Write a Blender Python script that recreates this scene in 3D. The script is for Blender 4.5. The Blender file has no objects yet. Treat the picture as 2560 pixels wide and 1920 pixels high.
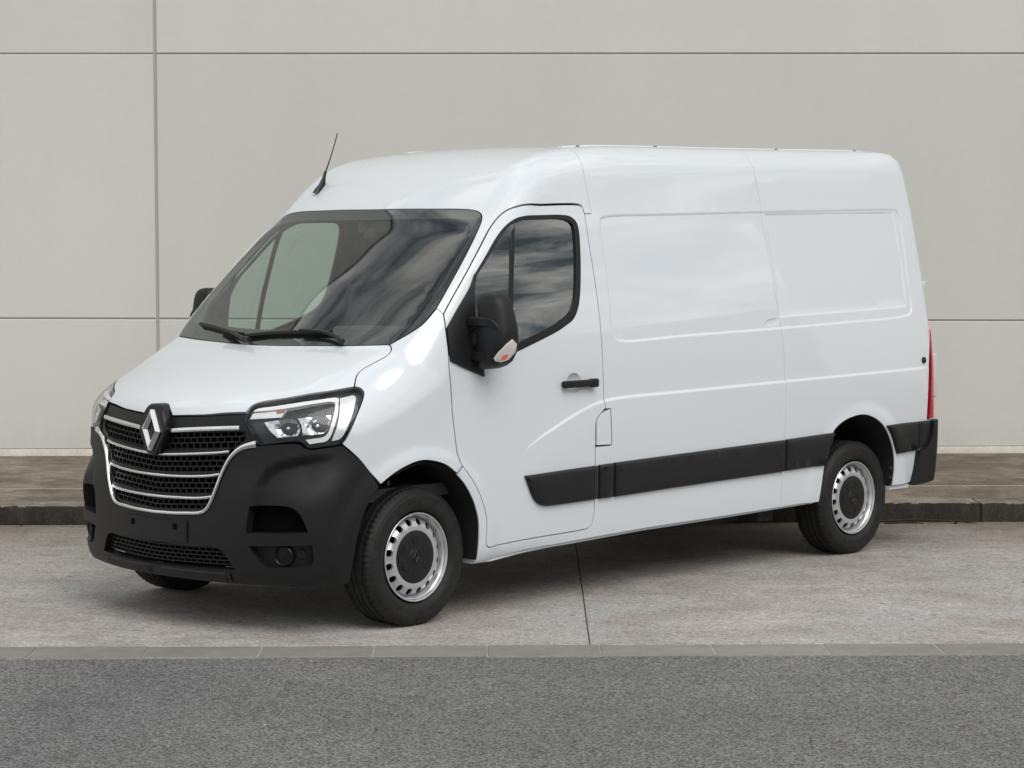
import bpy, bmesh, math, random
import numpy as np
from mathutils import Vector, Matrix
from mathutils.geometry import delaunay_2d_cdt
# ================================================================ camera, sky, sun, exposure
SC=bpy.context.scene; COL=SC.collection
R=math.radians
camd=bpy.data.cameras.new('camera'); cam=bpy.data.objects.new('camera',camd); COL.objects.link(cam); SC.camera=cam
camd.sensor_width=36; camd.lens=82.17; camd.clip_start=.1; camd.clip_end=5000
cam.matrix_world=Matrix.Translation((0.9846,-12.0924,1.8704))@Matrix.Rotation(R(-0.9),4,'Z')@Matrix.Rotation(R(90-3.4107),4,'X')@Matrix.Rotation(R(-0.086),4,'Z')
SUN_EL,SUN_AZ=R(46),R(152)      # azimuth clockwise from +Y
wd=bpy.data.worlds.new('World'); SC.world=wd; wd.use_nodes=True
nt=wd.node_tree; nt.nodes.clear()
def wn(t,**k):
    n=nt.nodes.new(t)
    for a,b in k.items(): setattr(n,a,b)
    return n
sky=wn('ShaderNodeTexSky',sky_type='NISHITA',sun_disc=False,sun_elevation=SUN_EL,sun_rotation=SUN_AZ)
sky.air_density=1.0; sky.dust_density=1.5
b1=wn('ShaderNodeBackground'); b1.inputs['Strength'].default_value=.10
nt.links.new(sky.outputs[0],b1.inputs['Color'])
# broken layered cloud cover over the whole sky
tc=wn('ShaderNodeTexCoord'); 
n1=wn('ShaderNodeTexNoise'); n1.inputs['Scale'].default_value=.9; n1.inputs['Detail'].default_value=4; n1.inputs['Roughness'].default_value=.58; n1.inputs['Distortion'].default_value=.35
n2=wn('ShaderNodeTexNoise'); n2.inputs['Scale'].default_value=1.35; n2.inputs['Detail'].default_value=5; n2.inputs['Roughness'].default_value=.6; n2.inputs['Distortion'].default_value=.5
# clouds look smaller towards the horizon: stretch the lookup with elevation
sp=wn('ShaderNodeSeparateXYZ'); nt.links.new(tc.outputs['Generated'],sp.inputs[0])
def wm(op,a,b):
    n=wn('ShaderNodeMath',operation=op)
    for i,q in enumerate((a,b)):
        if isinstance(q,(int,float)): n.inputs[i].default_value=q
        else: nt.links.new(q,n.inputs[i])
    return n.outputs[0]
el=wm('ABSOLUTE',sp.outputs['Z'],0); sc=wm('ADD',wm('MULTIPLY',wm('POWER',wm('SUBTRACT',1.0,el),3.0),15.0),3.2)
cb=wn('ShaderNodeCombineXYZ'); nt.links.new(wm('MULTIPLY',sp.outputs['X'],sc),cb.inputs[0]); nt.links.new(wm('MULTIPLY',sp.outputs['Y'],sc),cb.inputs[1]); nt.links.new(wm('MULTIPLY',el,6.0),cb.inputs[2])
mp=wn('ShaderNodeMapping'); mp.inputs['Location'].default_value=(3.1,1.7,.4)
nt.links.new(cb.outputs[0],mp.inputs[0]); nt.links.new(mp.outputs[0],n1.inputs['Vector']); nt.links.new(mp.outputs[0],n2.inputs['Vector'])
cr=wn('ShaderNodeValToRGB'); cr.color_ramp.elements[0].position=.36; cr.color_ramp.elements[1].position=.47
nt.links.new(n1.outputs['Fac'],cr.inputs[0])
cc=wn('ShaderNodeValToRGB'); e=cc.color_ramp.elements; e[0].position=.37; e[0].color=(.13,.155,.18,1); e[1].position=.63; e[1].color=(1.0,.985,.95,1)
nt.links.new(n2.outputs['Fac'],cc.inputs[0])
b2=wn('ShaderNodeBackground'); b2.inputs['Strength'].default_value=1.45
nt.links.new(cc.outputs[0],b2.inputs['Color'])
mx=wn('ShaderNodeMixShader'); nt.links.new(cr.outputs[0],mx.inputs[0]); nt.links.new(b1.outputs[0],mx.inputs[1]); nt.links.new(b2.outputs[0],mx.inputs[2])
wo=wn('ShaderNodeOutputWorld'); nt.links.new(mx.outputs[0],wo.inputs[0])
sl=bpy.data.lights.new('sun','SUN'); sl.energy=1.5; sl.angle=R(42); sl.color=(1,.965,.91)
so=bpy.data.objects.new('sun',sl); COL.objects.link(so)
sd=Vector((math.sin(SUN_AZ)*math.cos(SUN_EL),math.cos(SUN_AZ)*math.cos(SUN_EL),math.sin(SUN_EL)))
so.rotation_euler=sd.to_track_quat('Z','Y').to_euler()
vs=SC.view_settings; vs.view_transform='Standard'; vs.look='None'; vs.exposure=0.14; vs.gamma=1; vs.use_curve_mapping=False
rng=random.Random(7)
SC.cycles.max_bounces=8; SC.cycles.diffuse_bounces=3; SC.cycles.glossy_bounces=4; SC.cycles.transparent_max_bounces=8; SC.cycles.caustics_reflective=False; SC.cycles.caustics_refractive=False
# ================================================================ materials
def mat(name,col,rough=.5,metal=0,coat=0,coatr=.03,spec=.5,trans=0,ior=1.45,emit=None,noise=None,bump=None):
    """noise=(scale,amount,detail) colour variation; bump=(scale,strength)"""
    m=bpy.data.materials.new(name); m.use_nodes=True; t=m.node_tree; b=t.nodes['Principled BSDF']
    b.inputs['Base Color'].default_value=(*col,1); b.inputs['Roughness'].default_value=rough; b.inputs['Metallic'].default_value=metal
    b.inputs['Coat Weight'].default_value=coat; b.inputs['Coat Roughness'].default_value=coatr; b.inputs['Specular IOR Level'].default_value=spec
    b.inputs['Transmission Weight'].default_value=trans; b.inputs['IOR'].default_value=ior
    tc=t.nodes.new('ShaderNodeTexCoord')
    if noise:
        n=t.nodes.new('ShaderNodeTexNoise'); n.inputs['Scale'].default_value=noise[0]; n.inputs['Detail'].default_value=noise[2] if len(noise)>2 else 4
        t.links.new(tc.outputs['Object'],n.inputs['Vector'])
        x=t.nodes.new('ShaderNodeMix'); x.data_type='RGBA'; x.blend_type='MULTIPLY'; x.inputs[0].default_value=1
        r=t.nodes.new('ShaderNodeMapRange'); r.inputs[1].default_value=.3; r.inputs[2].default_value=.7; r.inputs[3].default_value=1-noise[1]; r.inputs[4].default_value=1+noise[1]
        t.links.new(n.outputs['Fac'],r.inputs[0]); x.inputs[6].default_value=(*col,1); t.links.new(r.outputs[0],x.inputs[7]); t.links.new(x.outputs[2],b.inputs['Base Color'])
    if bump:
        n=t.nodes.new('ShaderNodeTexNoise'); n.inputs['Scale'].default_value=bump[0]; n.inputs['Detail'].default_value=3
        t.links.new(tc.outputs['Object'],n.inputs['Vector'])
        u=t.nodes.new('ShaderNodeBump'); u.inputs['Strength'].default_value=bump[1]; u.inputs['Distance'].default_value=.002
        t.links.new(n.outputs['Fac'],u.inputs['Height']); t.links.new(u.outputs[0],b.inputs['Normal'])
    if emit:
        b.inputs['Emission Color'].default_value=(*emit[:3],1); b.inputs['Emission Strength'].default_value=emit[3]
    return m
def glassmat(name,tint,refl_ior=1.5,boost=1.0,rough=0.0):
    m=bpy.data.materials.new(name); m.use_nodes=True; t=m.node_tree; t.nodes.clear()
    o=t.nodes.new('ShaderNodeOutputMaterial'); mx=t.nodes.new('ShaderNodeMixShader'); f=t.nodes.new('ShaderNodeFresnel')
    ge=t.nodes.new('ShaderNodeNewGeometry'); mr=t.nodes.new('ShaderNodeMapRange'); mr.inputs[3].default_value=refl_ior; mr.inputs[4].default_value=1/refl_ior   # thin sheet: same on both sides
    t.links.new(ge.outputs['Backfacing'],mr.inputs[0]); t.links.new(mr.outputs[0],f.inputs['IOR'])
    tr=t.nodes.new('ShaderNodeBsdfTransparent'); tr.inputs[0].default_value=(*tint,1)
    g=t.nodes.new('ShaderNodeBsdfGlossy'); g.inputs['Roughness'].default_value=rough
    k=t.nodes.new('ShaderNodeMath'); k.operation='MULTIPLY'; k.inputs[1].default_value=boost; k.use_clamp=True
    t.links.new(f.outputs[0],k.inputs[0]); t.links.new(k.outputs[0],mx.inputs[0]); t.links.new(tr.outputs[0],mx.inputs[1]); t.links.new(g.outputs[0],mx.inputs[2]); t.links.new(mx.outputs[0],o.inputs[0])
    return m
M={}
M['paint']=mat('white_paint',(.675,.715,.762),.30,coat=1.0,coatr=.012,bump=(2.2,1.0))
M['black']=mat('black_plastic',(.0105,.0108,.0122),.46,spec=.38,bump=(900,.25),noise=(60,.15))
M['trim']=mat('black_trim',(.009,.009,.010),.3,spec=.4)
M['dark']=mat('dark_inside',(.004,.004,.0045),.9,spec=.08)
M['liner']=mat('wheel_arch_liner',(.012,.012,.012),.75,bump=(60,.5))
M['chrome']=mat('chrome',(.82,.83,.84),.13,metal=1)
M['satin']=mat('satin_chrome',(.62,.61,.59),.28,metal=1)
M['silver']=mat('wheel_silver',(.60,.61,.63),.32,metal=.7,coat=.5)
M['rubber']=mat('tyre_rubber',(.0125,.0125,.0128),.62,spec=.4,noise=(25,.35),bump=(250,.12))
M['capblack']=mat('hub_cap_plastic',(.010,.010,.011),.42,spec=.4)
M['glass']=glassmat('windscreen_glass',(.80,.89,.84),1.5,1.8)
M['sideglass']=glassmat('door_glass',(.62,.76,.70),1.5,3.9)
M['lens']=glassmat('lamp_lens',(.93,.94,.95),1.45,1.0)
M['frit']=mat('black_glass_border',(.022,.021,.024),.3)
M['reflector']=mat('lamp_reflector',(.80,.81,.82),.10,metal=1)
M['drl']=mat('lamp_light_guide',(.92,.92,.89),.22,coat=.6)
M['lampblock']=mat('lamp_silver_block',(.82,.83,.83),.22,metal=.15,noise=(40,.08))
M['lampdark']=mat('lamp_housing',(.035,.036,.040),.35)
M['orange']=mat('orange_lamp',(.75,.13,.03),.25,coat=.6)
M['amber']=mat('dim_amber_lamp',(.36,.20,.15),.3,coat=.6)
M['red']=mat('red_lamp',(.45,.012,.02),.22,coat=1)
M['clearlamp']=mat('clear_lamp',(.62,.58,.57),.2,coat=1)
M['grey']=mat('interior_grey',(.20,.20,.205),.7)
M['interior']=mat('interior_dark',(.055,.056,.06),.7)
M['lining']=mat('headliner',(.30,.31,.31),.8)
M['under']=mat('underbody',(.02,.019,.018),.8)
# ================================================================ mesh helpers
def link(name,me,m,parent=None):
    o=bpy.data.objects.new(name,me); COL.objects.link(o)
    if m is not None: me.materials.append(m)
    if parent is not None: o.parent=parent
    return o
def mesh(name,v,f,m,parent=None,smooth=True,normals=None,sharp=None):
    me=bpy.data.meshes.new(name); me.from_pydata([tuple(map(float,q)) for q in v],[],f); me.update()
    me.polygons.foreach_set('use_smooth',[smooth]*len(me.polygons))
    if normals is not None: me.normals_split_custom_set_from_vertices([tuple(map(float,q)) for q in normals])
    elif sharp is not None and smooth: me.set_sharp_from_angle(angle=R(sharp))
    return link(name,me,m,parent)
def bm_mesh(name,bm,m,parent=None,sharp=35):
    me=bpy.data.meshes.new(name); bm.normal_update(); bm.to_mesh(me); bm.free()
    me.polygons.foreach_set('use_smooth',[True]*len(me.polygons)); me.set_sharp_from_angle(angle=R(sharp))
    return link(name,me,m,parent)
def bm_box(bm,lo,hi,bev=0,mtx=None,seg=2):
    g=bmesh.ops.create_cube(bm,size=1); vs=g['verts']
    for v in vs:
        v.co=Vector([lo[i]+(v.co[i]+.5)*(hi[i]-lo[i]) for i in range(3)])
    if bev:
        es=list({e for v in vs for e in v.link_edges}); r=bmesh.ops.bevel(bm,geom=es,offset=bev,segments=seg,affect='EDGES',profile=.6)
        vs=list({v for f in r['faces'] for v in f.verts}|{v for v in vs if v.is_valid})
    if mtx is not None:
        for v in vs: v.co=mtx@v.co
    return vs
def box(name,lo,hi,m,parent=None,bev=.004,seg=2):
    bm=bmesh.new(); bm_box(bm,lo,hi,bev,seg=seg); return bm_mesh(name,bm,m,parent)
def lathe(prof,n=96,axis='y',a0=0,a1=2*math.pi):
    """prof list of (r,y); returns verts, faces about the y axis"""
    full=abs(a1-a0-2*math.pi)<1e-6; k=n if full else n+1; v=[];f=[]
    for i in range(k):
        a=a0+(a1-a0)*i/n
        for r,y in prof: v.append((r*math.cos(a),y,r*math.sin(a)))
    q=len(prof)
    for i in range(n):
        j=(i+1)%k
        for s in range(q-1): f.append((i*q+s,i*q+s+1,j*q+s+1,j*q+s))
    return v,f
def sweep(path,nors,sec,closed_sec=True,caps=True,scale=None):
    """section (b,n) swept along path; nors = surface normals"""
    P=np.asarray(path,float); N=np.asarray(nors,float); n=len(P); v=[];f=[]; k=len(sec)
    for i in range(n):
        T=P[min(i+1,n-1)]-P[max(i-1,0)]; T/=np.linalg.norm(T); B=np.cross(T,N[i]); B/=np.linalg.norm(B); s=1 if scale is None else scale[i]
        for b,h in sec: v.append(P[i]+B*b*s+N[i]*h)
    for i in range(n-1):
        for j in range(k if closed_sec else k-1):
            a=i*k+j; b=i*k+(j+1)%k; f.append((a,b,b+k,a+k))
    if caps and closed_sec: f.append(tuple(range(k))[::-1]); f.append(tuple((n-1)*k+j for j in range(k)))
    return v,f
def roundsec(w,h0,h1,r,n=3):
    """rounded-top bar section, width w, from height h0 to h1"""
    s=[(-w/2,h0)]
    for i in range(n+1):
        a=math.pi-math.pi/2*i/n; s.append((-w/2+r+r*math.cos(a),h1-r+r*math.sin(a)))
    for i in range(n+1):
        a=math.pi/2-math.pi/2*i/n; s.append((w/2-r+r*math.cos(a),h1-r+r*math.sin(a)))
    s.append((w/2,h0)); return s[::-1]
def tube(name,pts,rad,m,parent=None,n=8):
    P=[Vector(p) for p in pts]; v=[];f=[]; up=Vector((0,0,1))
    for i,p in enumerate(P):
        T=(P[min(i+1,len(P)-1)]-P[max(i-1,0)]).normalized(); A=T.cross(up if abs(T.z)<.9 else Vector((1,0,0))).normalized(); B=T.cross(A)
        r=rad[i] if isinstance(rad,(list,tuple)) else rad
        for k in range(n):
            a=2*math.pi*k/n; v.append(p+A*math.cos(a)*r+B*math.sin(a)*r)
    for i in range(len(P)-1):
        for k in range(n): a=i*n+k; b=i*n+(k+1)%n; f.append((a,b,b+n,a+n))
    f.append(tuple(range(n))[::-1]); f.append(tuple((len(P)-1)*n+k for k in range(n)))
    return mesh(name,v,f,m,parent,sharp=50)
def tag(o,label=None,cat=None,group=None,kind=None):
    if label: o['label']=label
    if cat: o['category']=cat
    if group: o['group']=group
    if kind: o['kind']=kind
    return o
# ================================================================ setting: road, kerbs, paving, wall
def ground_mat(name,base,var,speck,grit,bump,rough=.85,stretch=(1,1,1),dirt=None,spots=None,patch=None,edge=None,mott=.13):
    """mineral surface: large stains, mid mottling and fine grit. base,var = colours; speck=(scale,light,dark) single grains"""
    m=bpy.data.materials.new(name); m.use_nodes=True; t=m.node_tree; b=t.nodes['Principled BSDF']; b.inputs['Roughness'].default_value=rough; b.inputs['Specular IOR Level'].default_value=.3
    N=t.nodes.new; L=t.links.new
    g=N('ShaderNodeNewGeometry'); mp=N('ShaderNodeMapping'); mp.inputs['Scale'].default_value=stretch; L(g.outputs['Position'],mp.inputs[0])
    def noise(s,d,r=.55):
        n=N('ShaderNodeTexNoise'); n.inputs['Scale'].default_value=s; n.inputs['Detail'].default_value=d; n.inputs['Roughness'].default_value=r; L(mp.outputs[0],n.inputs['Vector']); return n.outputs['Fac']
    def ramp(f,lo,hi,a,c):
        r=N('ShaderNodeMapRange'); r.inputs[1].default_value=lo; r.inputs[2].default_value=hi; r.inputs[3].default_value=a; r.inputs[4].default_value=c; L(f,r.inputs[0]); return r.outputs[0]
    def mix(f,a,c,mode='MIX'):
        x=N('ShaderNodeMix'); x.data_type='RGBA'; x.blend_type=mode
        if isinstance(f,(int,float)): x.inputs[0].default_value=f
        else: L(f,x.inputs[0])
        for i,q in ((6,a),(7,c)):
            if isinstance(q,tuple): x.inputs[i].default_value=(*q,1)
            else: L(q,x.inputs[i])
        return x.outputs[2]
    c=mix(ramp(noise(.55,5),.35,.65,0,1),base,var)
    c=mix(1,c,ramp(noise(6,6,.65),.3,.7,1-mott,1+mott*.9),'MULTIPLY')
    oi=N('ShaderNodeObjectInfo'); c=mix(1,c,ramp(oi.outputs['Random'],0,1,.93,1.06),'MULTIPLY')
    if dirt: c=mix(ramp(noise(*dirt[0]),dirt[1],dirt[2],0,dirt[3]),c,dirt[4])
    if patch: c=mix(ramp(noise(*patch[0]),patch[1],patch[2],0,patch[3]),c,patch[4])
    if edge:    # washed-up dirt lying along the kerb, ragged by noise
        xyz=N('ShaderNodeSeparateXYZ'); L(g.outputs['Position'],xyz.inputs[0]); a_=N('ShaderNodeMath'); a_.operation='MULTIPLY_ADD'; L(noise(2.6,6,.7),a_.inputs[0]); a_.inputs[1].default_value=2.2; L(xyz.outputs['Y'],a_.inputs[2])
        c=mix(ramp(a_.outputs[0],edge[0]+1.1,edge[1]+1.1,0,edge[2]),c,edge[3])
    if spots:   # scattered small dark specks of different size
        w=N('ShaderNodeTexVoronoi'); w.inputs['Scale'].default_value=spots[0]; L(g.outputs['Position'],w.inputs['Vector'])
        sc2=N('ShaderNodeSeparateColor'); L(w.outputs['Color'],sc2.inputs[0]); th=N('ShaderNodeMath'); th.operation='MULTIPLY'; th.inputs[1].default_value=spots[1]*2; L(sc2.outputs[1],th.inputs[0])
        lt=N('ShaderNodeMath'); lt.operation='LESS_THAN'; L(w.outputs['Distance'],lt.inputs[0]); L(th.outputs[0],lt.inputs[1]); mu=N('ShaderNodeMath'); mu.operation='MULTIPLY'; mu.inputs[1].default_value=.7; L(lt.outputs[0],mu.inputs[0]); c=mix(mu.outputs[0],c,spots[2])
    v=N('ShaderNodeTexVoronoi'); v.inputs['Scale'].default_value=speck[0]; L(mp.outputs[0],v.inputs['Vector'])
    s=N('ShaderNodeSeparateColor'); L(v.outputs['Color'],s.inputs[0])
    c=mix(1,c,ramp(s.outputs[0],0,1,speck[2],speck[1]),'MULTIPLY')
    gr=noise(grit[0],3,.7); c=mix(1,c,ramp(gr,.3,.7,1-grit[1],1+grit[1]),'MULTIPLY')
    L(c,b.inputs['Base Color'])
    bu=N('ShaderNodeBump'); bu.inputs['Strength'].default_value=bump[0]; bu.inputs['Distance'].default_value=bump[1]
    ad=N('ShaderNodeMath'); ad.operation='ADD'; L(gr,ad.inputs[0]); L(s.outputs[0],ad.inputs[1]); L(ad.outputs[0],bu.inputs['Height']); L(bu.outputs[0],b.inputs['Normal'])
    return m
def wall_mat():
    # smooth painted precast: only faint broad mottling and a few vertical runs
    m=bpy.data.materials.new('wall_panel_paint'); m.use_nodes=True; t=m.node_tree; b=t.nodes['Principled BSDF']; b.inputs['Roughness'].default_value=.75; b.inputs['Specular IOR Level'].default_value=.25
    g=t.nodes.new('ShaderNodeNewGeometry'); prev=None
    for sc,amt,st in ((.35,.03,(1,1,1)),(2.2,.012,(1,1,.07)),(14,.010,(1,1,1)),(160,.018,(1,1,1))):
        mp=t.nodes.new('ShaderNodeMapping'); mp.inputs['Scale'].default_value=st; t.links.new(g.outputs['Position'],mp.inputs[0])
        n=t.nodes.new('ShaderNodeTexNoise'); n.inputs['Scale'].default_value=sc; n.inputs['Detail'].default_value=3; t.links.new(mp.outputs[0],n.inputs['Vector'])
        r=t.nodes.new('ShaderNodeMapRange'); r.inputs[1].default_value=.3; r.inputs[2].default_value=.7; r.inputs[3].default_value=1-amt; r.inputs[4].default_value=1+amt; t.links.new(n.outputs['Fac'],r.inputs[0])
        x=t.nodes.new('ShaderNodeMix'); x.data_type='RGBA'; x.blend_type='MULTIPLY'; x.inputs[0].default_value=1
        if prev is None: x.inputs[6].default_value=(.604,.605,.577,1)
        else: t.links.new(prev,x.inputs[6])
        t.links.new(r.outputs[0],x.inputs[7]); prev=x.outputs[2]
    sx_=t.nodes.new('ShaderNodeSeparateXYZ'); t.links.new(g.outputs['Position'],sx_.inputs[0]); nn=t.nodes.new('ShaderNodeTexNoise'); nn.inputs['Scale'].default_value=3.5; nn.inputs['Detail'].default_value=5; t.links.new(g.outputs['Position'],nn.inputs['Vector'])
    ma=t.nodes.new('ShaderNodeMath'); ma.operation='MULTIPLY_ADD'; t.links.new(nn.outputs['Fac'],ma.inputs[0]); ma.inputs[1].default_value=.5; t.links.new(sx_.outputs['Z'],ma.inputs[2])
    r=t.nodes.new('ShaderNodeMapRange'); r.inputs[1].default_value=.36; r.inputs[2].default_value=.62; r.inputs[3].default_value=.22; r.inputs[4].default_value=0; t.links.new(ma.outputs[0],r.inputs[0])
    x=t.nodes.new('ShaderNodeMix'); x.data_type='RGBA'; t.links.new(r.outputs[0],x.inputs[0]); t.links.new(prev,x.inputs[6]); x.inputs[7].default_value=(.40,.36,.31,1); prev=x.outputs[2]   # rain-splashed dirt at the foot
    oi=t.nodes.new('ShaderNodeObjectInfo'); r=t.nodes.new('ShaderNodeMapRange'); r.inputs[3].default_value=.975; r.inputs[4].default_value=1.02; t.links.new(oi.outputs['Random'],r.inputs[0])
    x=t.nodes.new('ShaderNodeMix'); x.data_type='RGBA'; x.blend_type='MULTIPLY'; x.inputs[0].default_value=1; t.links.new(prev,x.inputs[6]); t.links.new(r.outputs[0],x.inputs[7]); prev=x.outputs[2]
    t.links.new(prev,b.inputs['Base Color'])
    n=t.nodes.new('ShaderNodeTexNoise'); n.inputs['Scale'].default_value=120; t.links.new(g.outputs['Position'],n.inputs['Vector']); u=t.nodes.new('ShaderNodeBump'); u.inputs['Strength'].default_value=.12; u.inputs['Distance'].default_value=.002; t.links.new(n.outputs['Fac'],u.inputs['Height']); t.links.new(u.outputs[0],b.inputs['Normal'])
    return m
M['asphalt']=ground_mat('asphalt',(.162,.163,.166),(.212,.210,.207),(135,1.9,.30),(300,.6),(.8,.008),dirt=((.8,5,.6),.42,.66,.5,(.170,.167,.162)),spots=(3.2,.032,(.55,.54,.52)))
M['concrete']=ground_mat('paving_concrete',(.405,.374,.350),(.485,.452,.435),(85,1.30,.66),(170,.36),(.8,.006),stretch=(1,1.25,1),spots=(5.5,.055,(.13,.115,.10)),patch=((.9,5,.6),.52,.62,.6,(.43,.435,.42)),edge=(1.6,3.5,.9,(.185,.157,.122)),mott=.26,dirt=((1.5,8,.75),.47,.68,.7,(.255,.222,.185)))
M['walkway']=ground_mat('walkway_concrete',(.195,.156,.116),(.275,.232,.182),(150,1.3,.7),(260,.28),(.5,.004),dirt=((1.6,7,.75),.42,.60,.85,(.105,.085,.066)),mott=.34)
M['kerbtop']=ground_mat('kerb_concrete',(.212,.198,.182),(.250,.236,.218),(200,1.1,.9),(300,.12),(.25,.002))
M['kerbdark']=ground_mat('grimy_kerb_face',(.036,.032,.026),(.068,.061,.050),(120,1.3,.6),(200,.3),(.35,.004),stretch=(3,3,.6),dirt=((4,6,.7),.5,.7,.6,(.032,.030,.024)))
M['wall']=wall_mat()
M['plinth']=ground_mat('plinth_render',(.62,.585,.53),(.68,.65,.60),(200,1.1,.85),(300,.12),(.3,.003))
M['joint']=mat('joint_sealant',(.40,.38,.35),.8)
M['mortar']=mat('mortar',(.33,.315,.29),.9,noise=(40,.3))
M['dirtytop']=ground_mat('dirty_kerb_top',(.20,.172,.138),(.27,.24,.20),(150,1.25,.75),(260,.25),(.4,.003),dirt=((2.5,6,.7),.44,.62,.8,(.11,.092,.073)),mott=.3)
M['jointfill']=mat('joint_fill',(.085,.078,.07),.9,noise=(30,.4))
M['hill']=ground_mat('far_hillside',(.035,.050,.028),(.055,.068,.040),(.05,1.4,.6),(.2,.3),(.0,.0))
def prism(name,pts,z0,z1,m,parent=None,bev=.003):
    bm=bmesh.new(); a=[bm.verts.new((*p,z0)) for p in pts]; b=[bm.verts.new((*p,z1)) for p in pts]; bm.faces.new(a[::-1]); bm.faces.new(b)
    for i in range(4): bm.faces.new((a[i],a[(i+1)%4],b[(i+1)%4],b[i]))
    bmesh.ops.bevel(bm,geom=[e for e in bm.edges if all(abs(v.co.z-z1)<1e-6 for v in e.verts)],offset=bev,segments=1,affect='EDGES'); return bm_mesh(name,bm,m,parent,20)
def slab(name,x0,x1,y0,y1,z0,z1,m,parent=None,bev=.004): return box(name,(x0,y0,z0),(x1,y1,z1),m,parent,bev,1)
def empty(name,loc=(0,0,0)):
    o=bpy.data.objects.new(name,None); COL.objects.link(o); o.location=loc; return o
YF0,YF1,YK,YW=-1.53,-1.25,3.535,7.30
mesh('ground',[(-3000,-3000,-.06),(3000,-3000,-.06),(3000,3000,-.06),(-3000,3000,-.06)],[(0,1,2,3)],M['asphalt'],smooth=False)['kind']='structure'
ro=mesh('road',[(-60,-16,-.008),(60,-16,-.008),(60,YF0-.004,-.008),(-60,YF0-.004,-.008)],[(0,1,2,3)],M['asphalt'],smooth=False); ro['kind']='structure'
pv=slab('pavement',-40,40,YF1+.004,YK-.002,-.05,-.0045,M['jointfill'],bev=0); pv['kind']='structure'
sx=[-40,-9.6,-4.0,1.549,7.1,12.7,40]; jx=lambda x,y:x+.025*y
for a,b_ in zip(sx[:-1],sx[1:]): prism('concrete_slab',[(jx(a,YF1)+.0035,YF1+.006),(jx(b_,YF1)-.0035,YF1+.006),(jx(b_,YK)-.0035,YK-.004),(jx(a,YK)+.0035,YK-.004)],-.0045,0,M['concrete'],pv,.002)
kf=slab('flush_kerb',-40,40,YF0,YF1,-.06,-.003,M['mortar'],bev=0); kf['kind']='structure'
x=-1.055-.5235*6
ks=None
for i in range(22):
    o=slab('kerb_stone',0,.5175,YF0+.001,YF1-.001,-.013,.001,M['kerbtop'],kf,.004) if ks is None else ks.copy()
    if ks is None: ks=o
    else: COL.objects.link(o); o.parent=kf
    o.location=(x+rng.uniform(-.002,.002),rng.uniform(-.003,.003),rng.uniform(-.002,.0015)); x+=.5235
kb=slab('raised_kerb',-40,40,YK+.01,YK+.26,-.05,.10,M['kerbdark'],bev=0); kb['kind']='structure'
slab('walkway_joint',-40,40,4.645,4.665,.09,.130,M['mortar'],kb,.001)
x=4.39-9; ks=None
for i in range(14):
    if ks is None:
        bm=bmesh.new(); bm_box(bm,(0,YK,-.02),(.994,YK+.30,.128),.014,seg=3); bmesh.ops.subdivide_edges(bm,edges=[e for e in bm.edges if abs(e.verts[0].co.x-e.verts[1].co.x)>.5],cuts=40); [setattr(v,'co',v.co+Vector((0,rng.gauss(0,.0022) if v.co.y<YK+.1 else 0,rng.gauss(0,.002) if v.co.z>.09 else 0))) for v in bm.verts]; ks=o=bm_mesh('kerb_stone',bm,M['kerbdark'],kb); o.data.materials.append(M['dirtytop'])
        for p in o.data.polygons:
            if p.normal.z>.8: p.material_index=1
    else: o=ks.copy(); COL.objects.link(o); o.parent=kb
    o.location=(x+rng.uniform(-.002,.002),rng.uniform(-.006,.006),rng.uniform(-.003,.003)); x+=1.0
wk=slab('walkway',-40,40,YK+.303,YW+.05,-.02,.126,M['walkway'],bev=0); wk['kind']='structure'
# gutter grit, leaves and twigs at the foot of the raised kerb
def grit():
    v=[];f=[]
    for i in range(420):
        a=rng.random(); x=rng.uniform(-4,7); y=YK-.012-abs(rng.gauss(0,.06)) if a<.55 else rng.uniform(YF1,YK); s=rng.uniform(.003,.009)*(1.2 if a<.55 else .8); z=0
        t=rng.uniform(0,6.28); b=len(v)
        for k in range(4): v.append((x+s*math.cos(t+k*1.57)*rng.uniform(.7,1.5),y+s*math.sin(t+k*1.57)*rng.uniform(.7,1.4),z-.001))
        v.append((x,y,z+s*rng.uniform(.4,.9))); f+=[(b+k,b+(k+1)%4,b+4) for k in range(4)]
    return v,f
v,f=grit(); tag(mesh('grit',v,f,mat('grit',(.13,.105,.08),.9,noise=(3,.5)),smooth=False),'loose brown grit scattered along the foot of the kerb','grit',kind='stuff')
def leaf(x,y,a,s,label):
    v=[];f=[]; n=7
    for i in range(n+1):
        t=i/n; w=.32*math.sin(math.pi*t**.8)*s; u=(t-.5)*s; z=.006+.010*math.sin(3*t+a)
        for k,ww in enumerate((-w,0,w)): v.append((x+u*math.cos(a)-ww*math.sin(a),y+u*math.sin(a)+ww*math.cos(a),z+(.006 if k!=1 else 0)))
    for i in range(n):
        for k in range(2): q=i*3+k; f.append((q,q+1,q+4,q+3))
    tag(mesh('dry_leaf',v,f,M_leaf),label,'leaf','dry leaves in the gutter')
M_leaf=mat('dry_leaf',(.085,.055,.032),.8,noise=(60,.3))
def twig(name,pts,r,label):
    o=tube(name,pts,r,M_twig,None,6); tag(o,label,'twig','twigs in the gutter'); return o
M_twig=mat('dry_twig',(.035,.026,.018),.85)
twig('dry_twig',[(3.55,YK-.05,.008),(3.75,YK-.055,.014),(3.95,YK-.05,.024),(4.15,YK-.075,.018),(4.33,YK-.12,.006)],[.008,.009,.008,.006,.003],'long thin dark twig lying along the kerb by the rear wheel')
twig('dry_twig',[(3.72,YK-.10,.004),(3.86,YK-.09,.010),(3.98,YK-.12,.006)],[.006,.007,.003],'short twig lying just in front of the long one')
leaf(3.33,YK-.06,.5,.075,'curled brown leaf in the gutter right behind the rear wheel')
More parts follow.
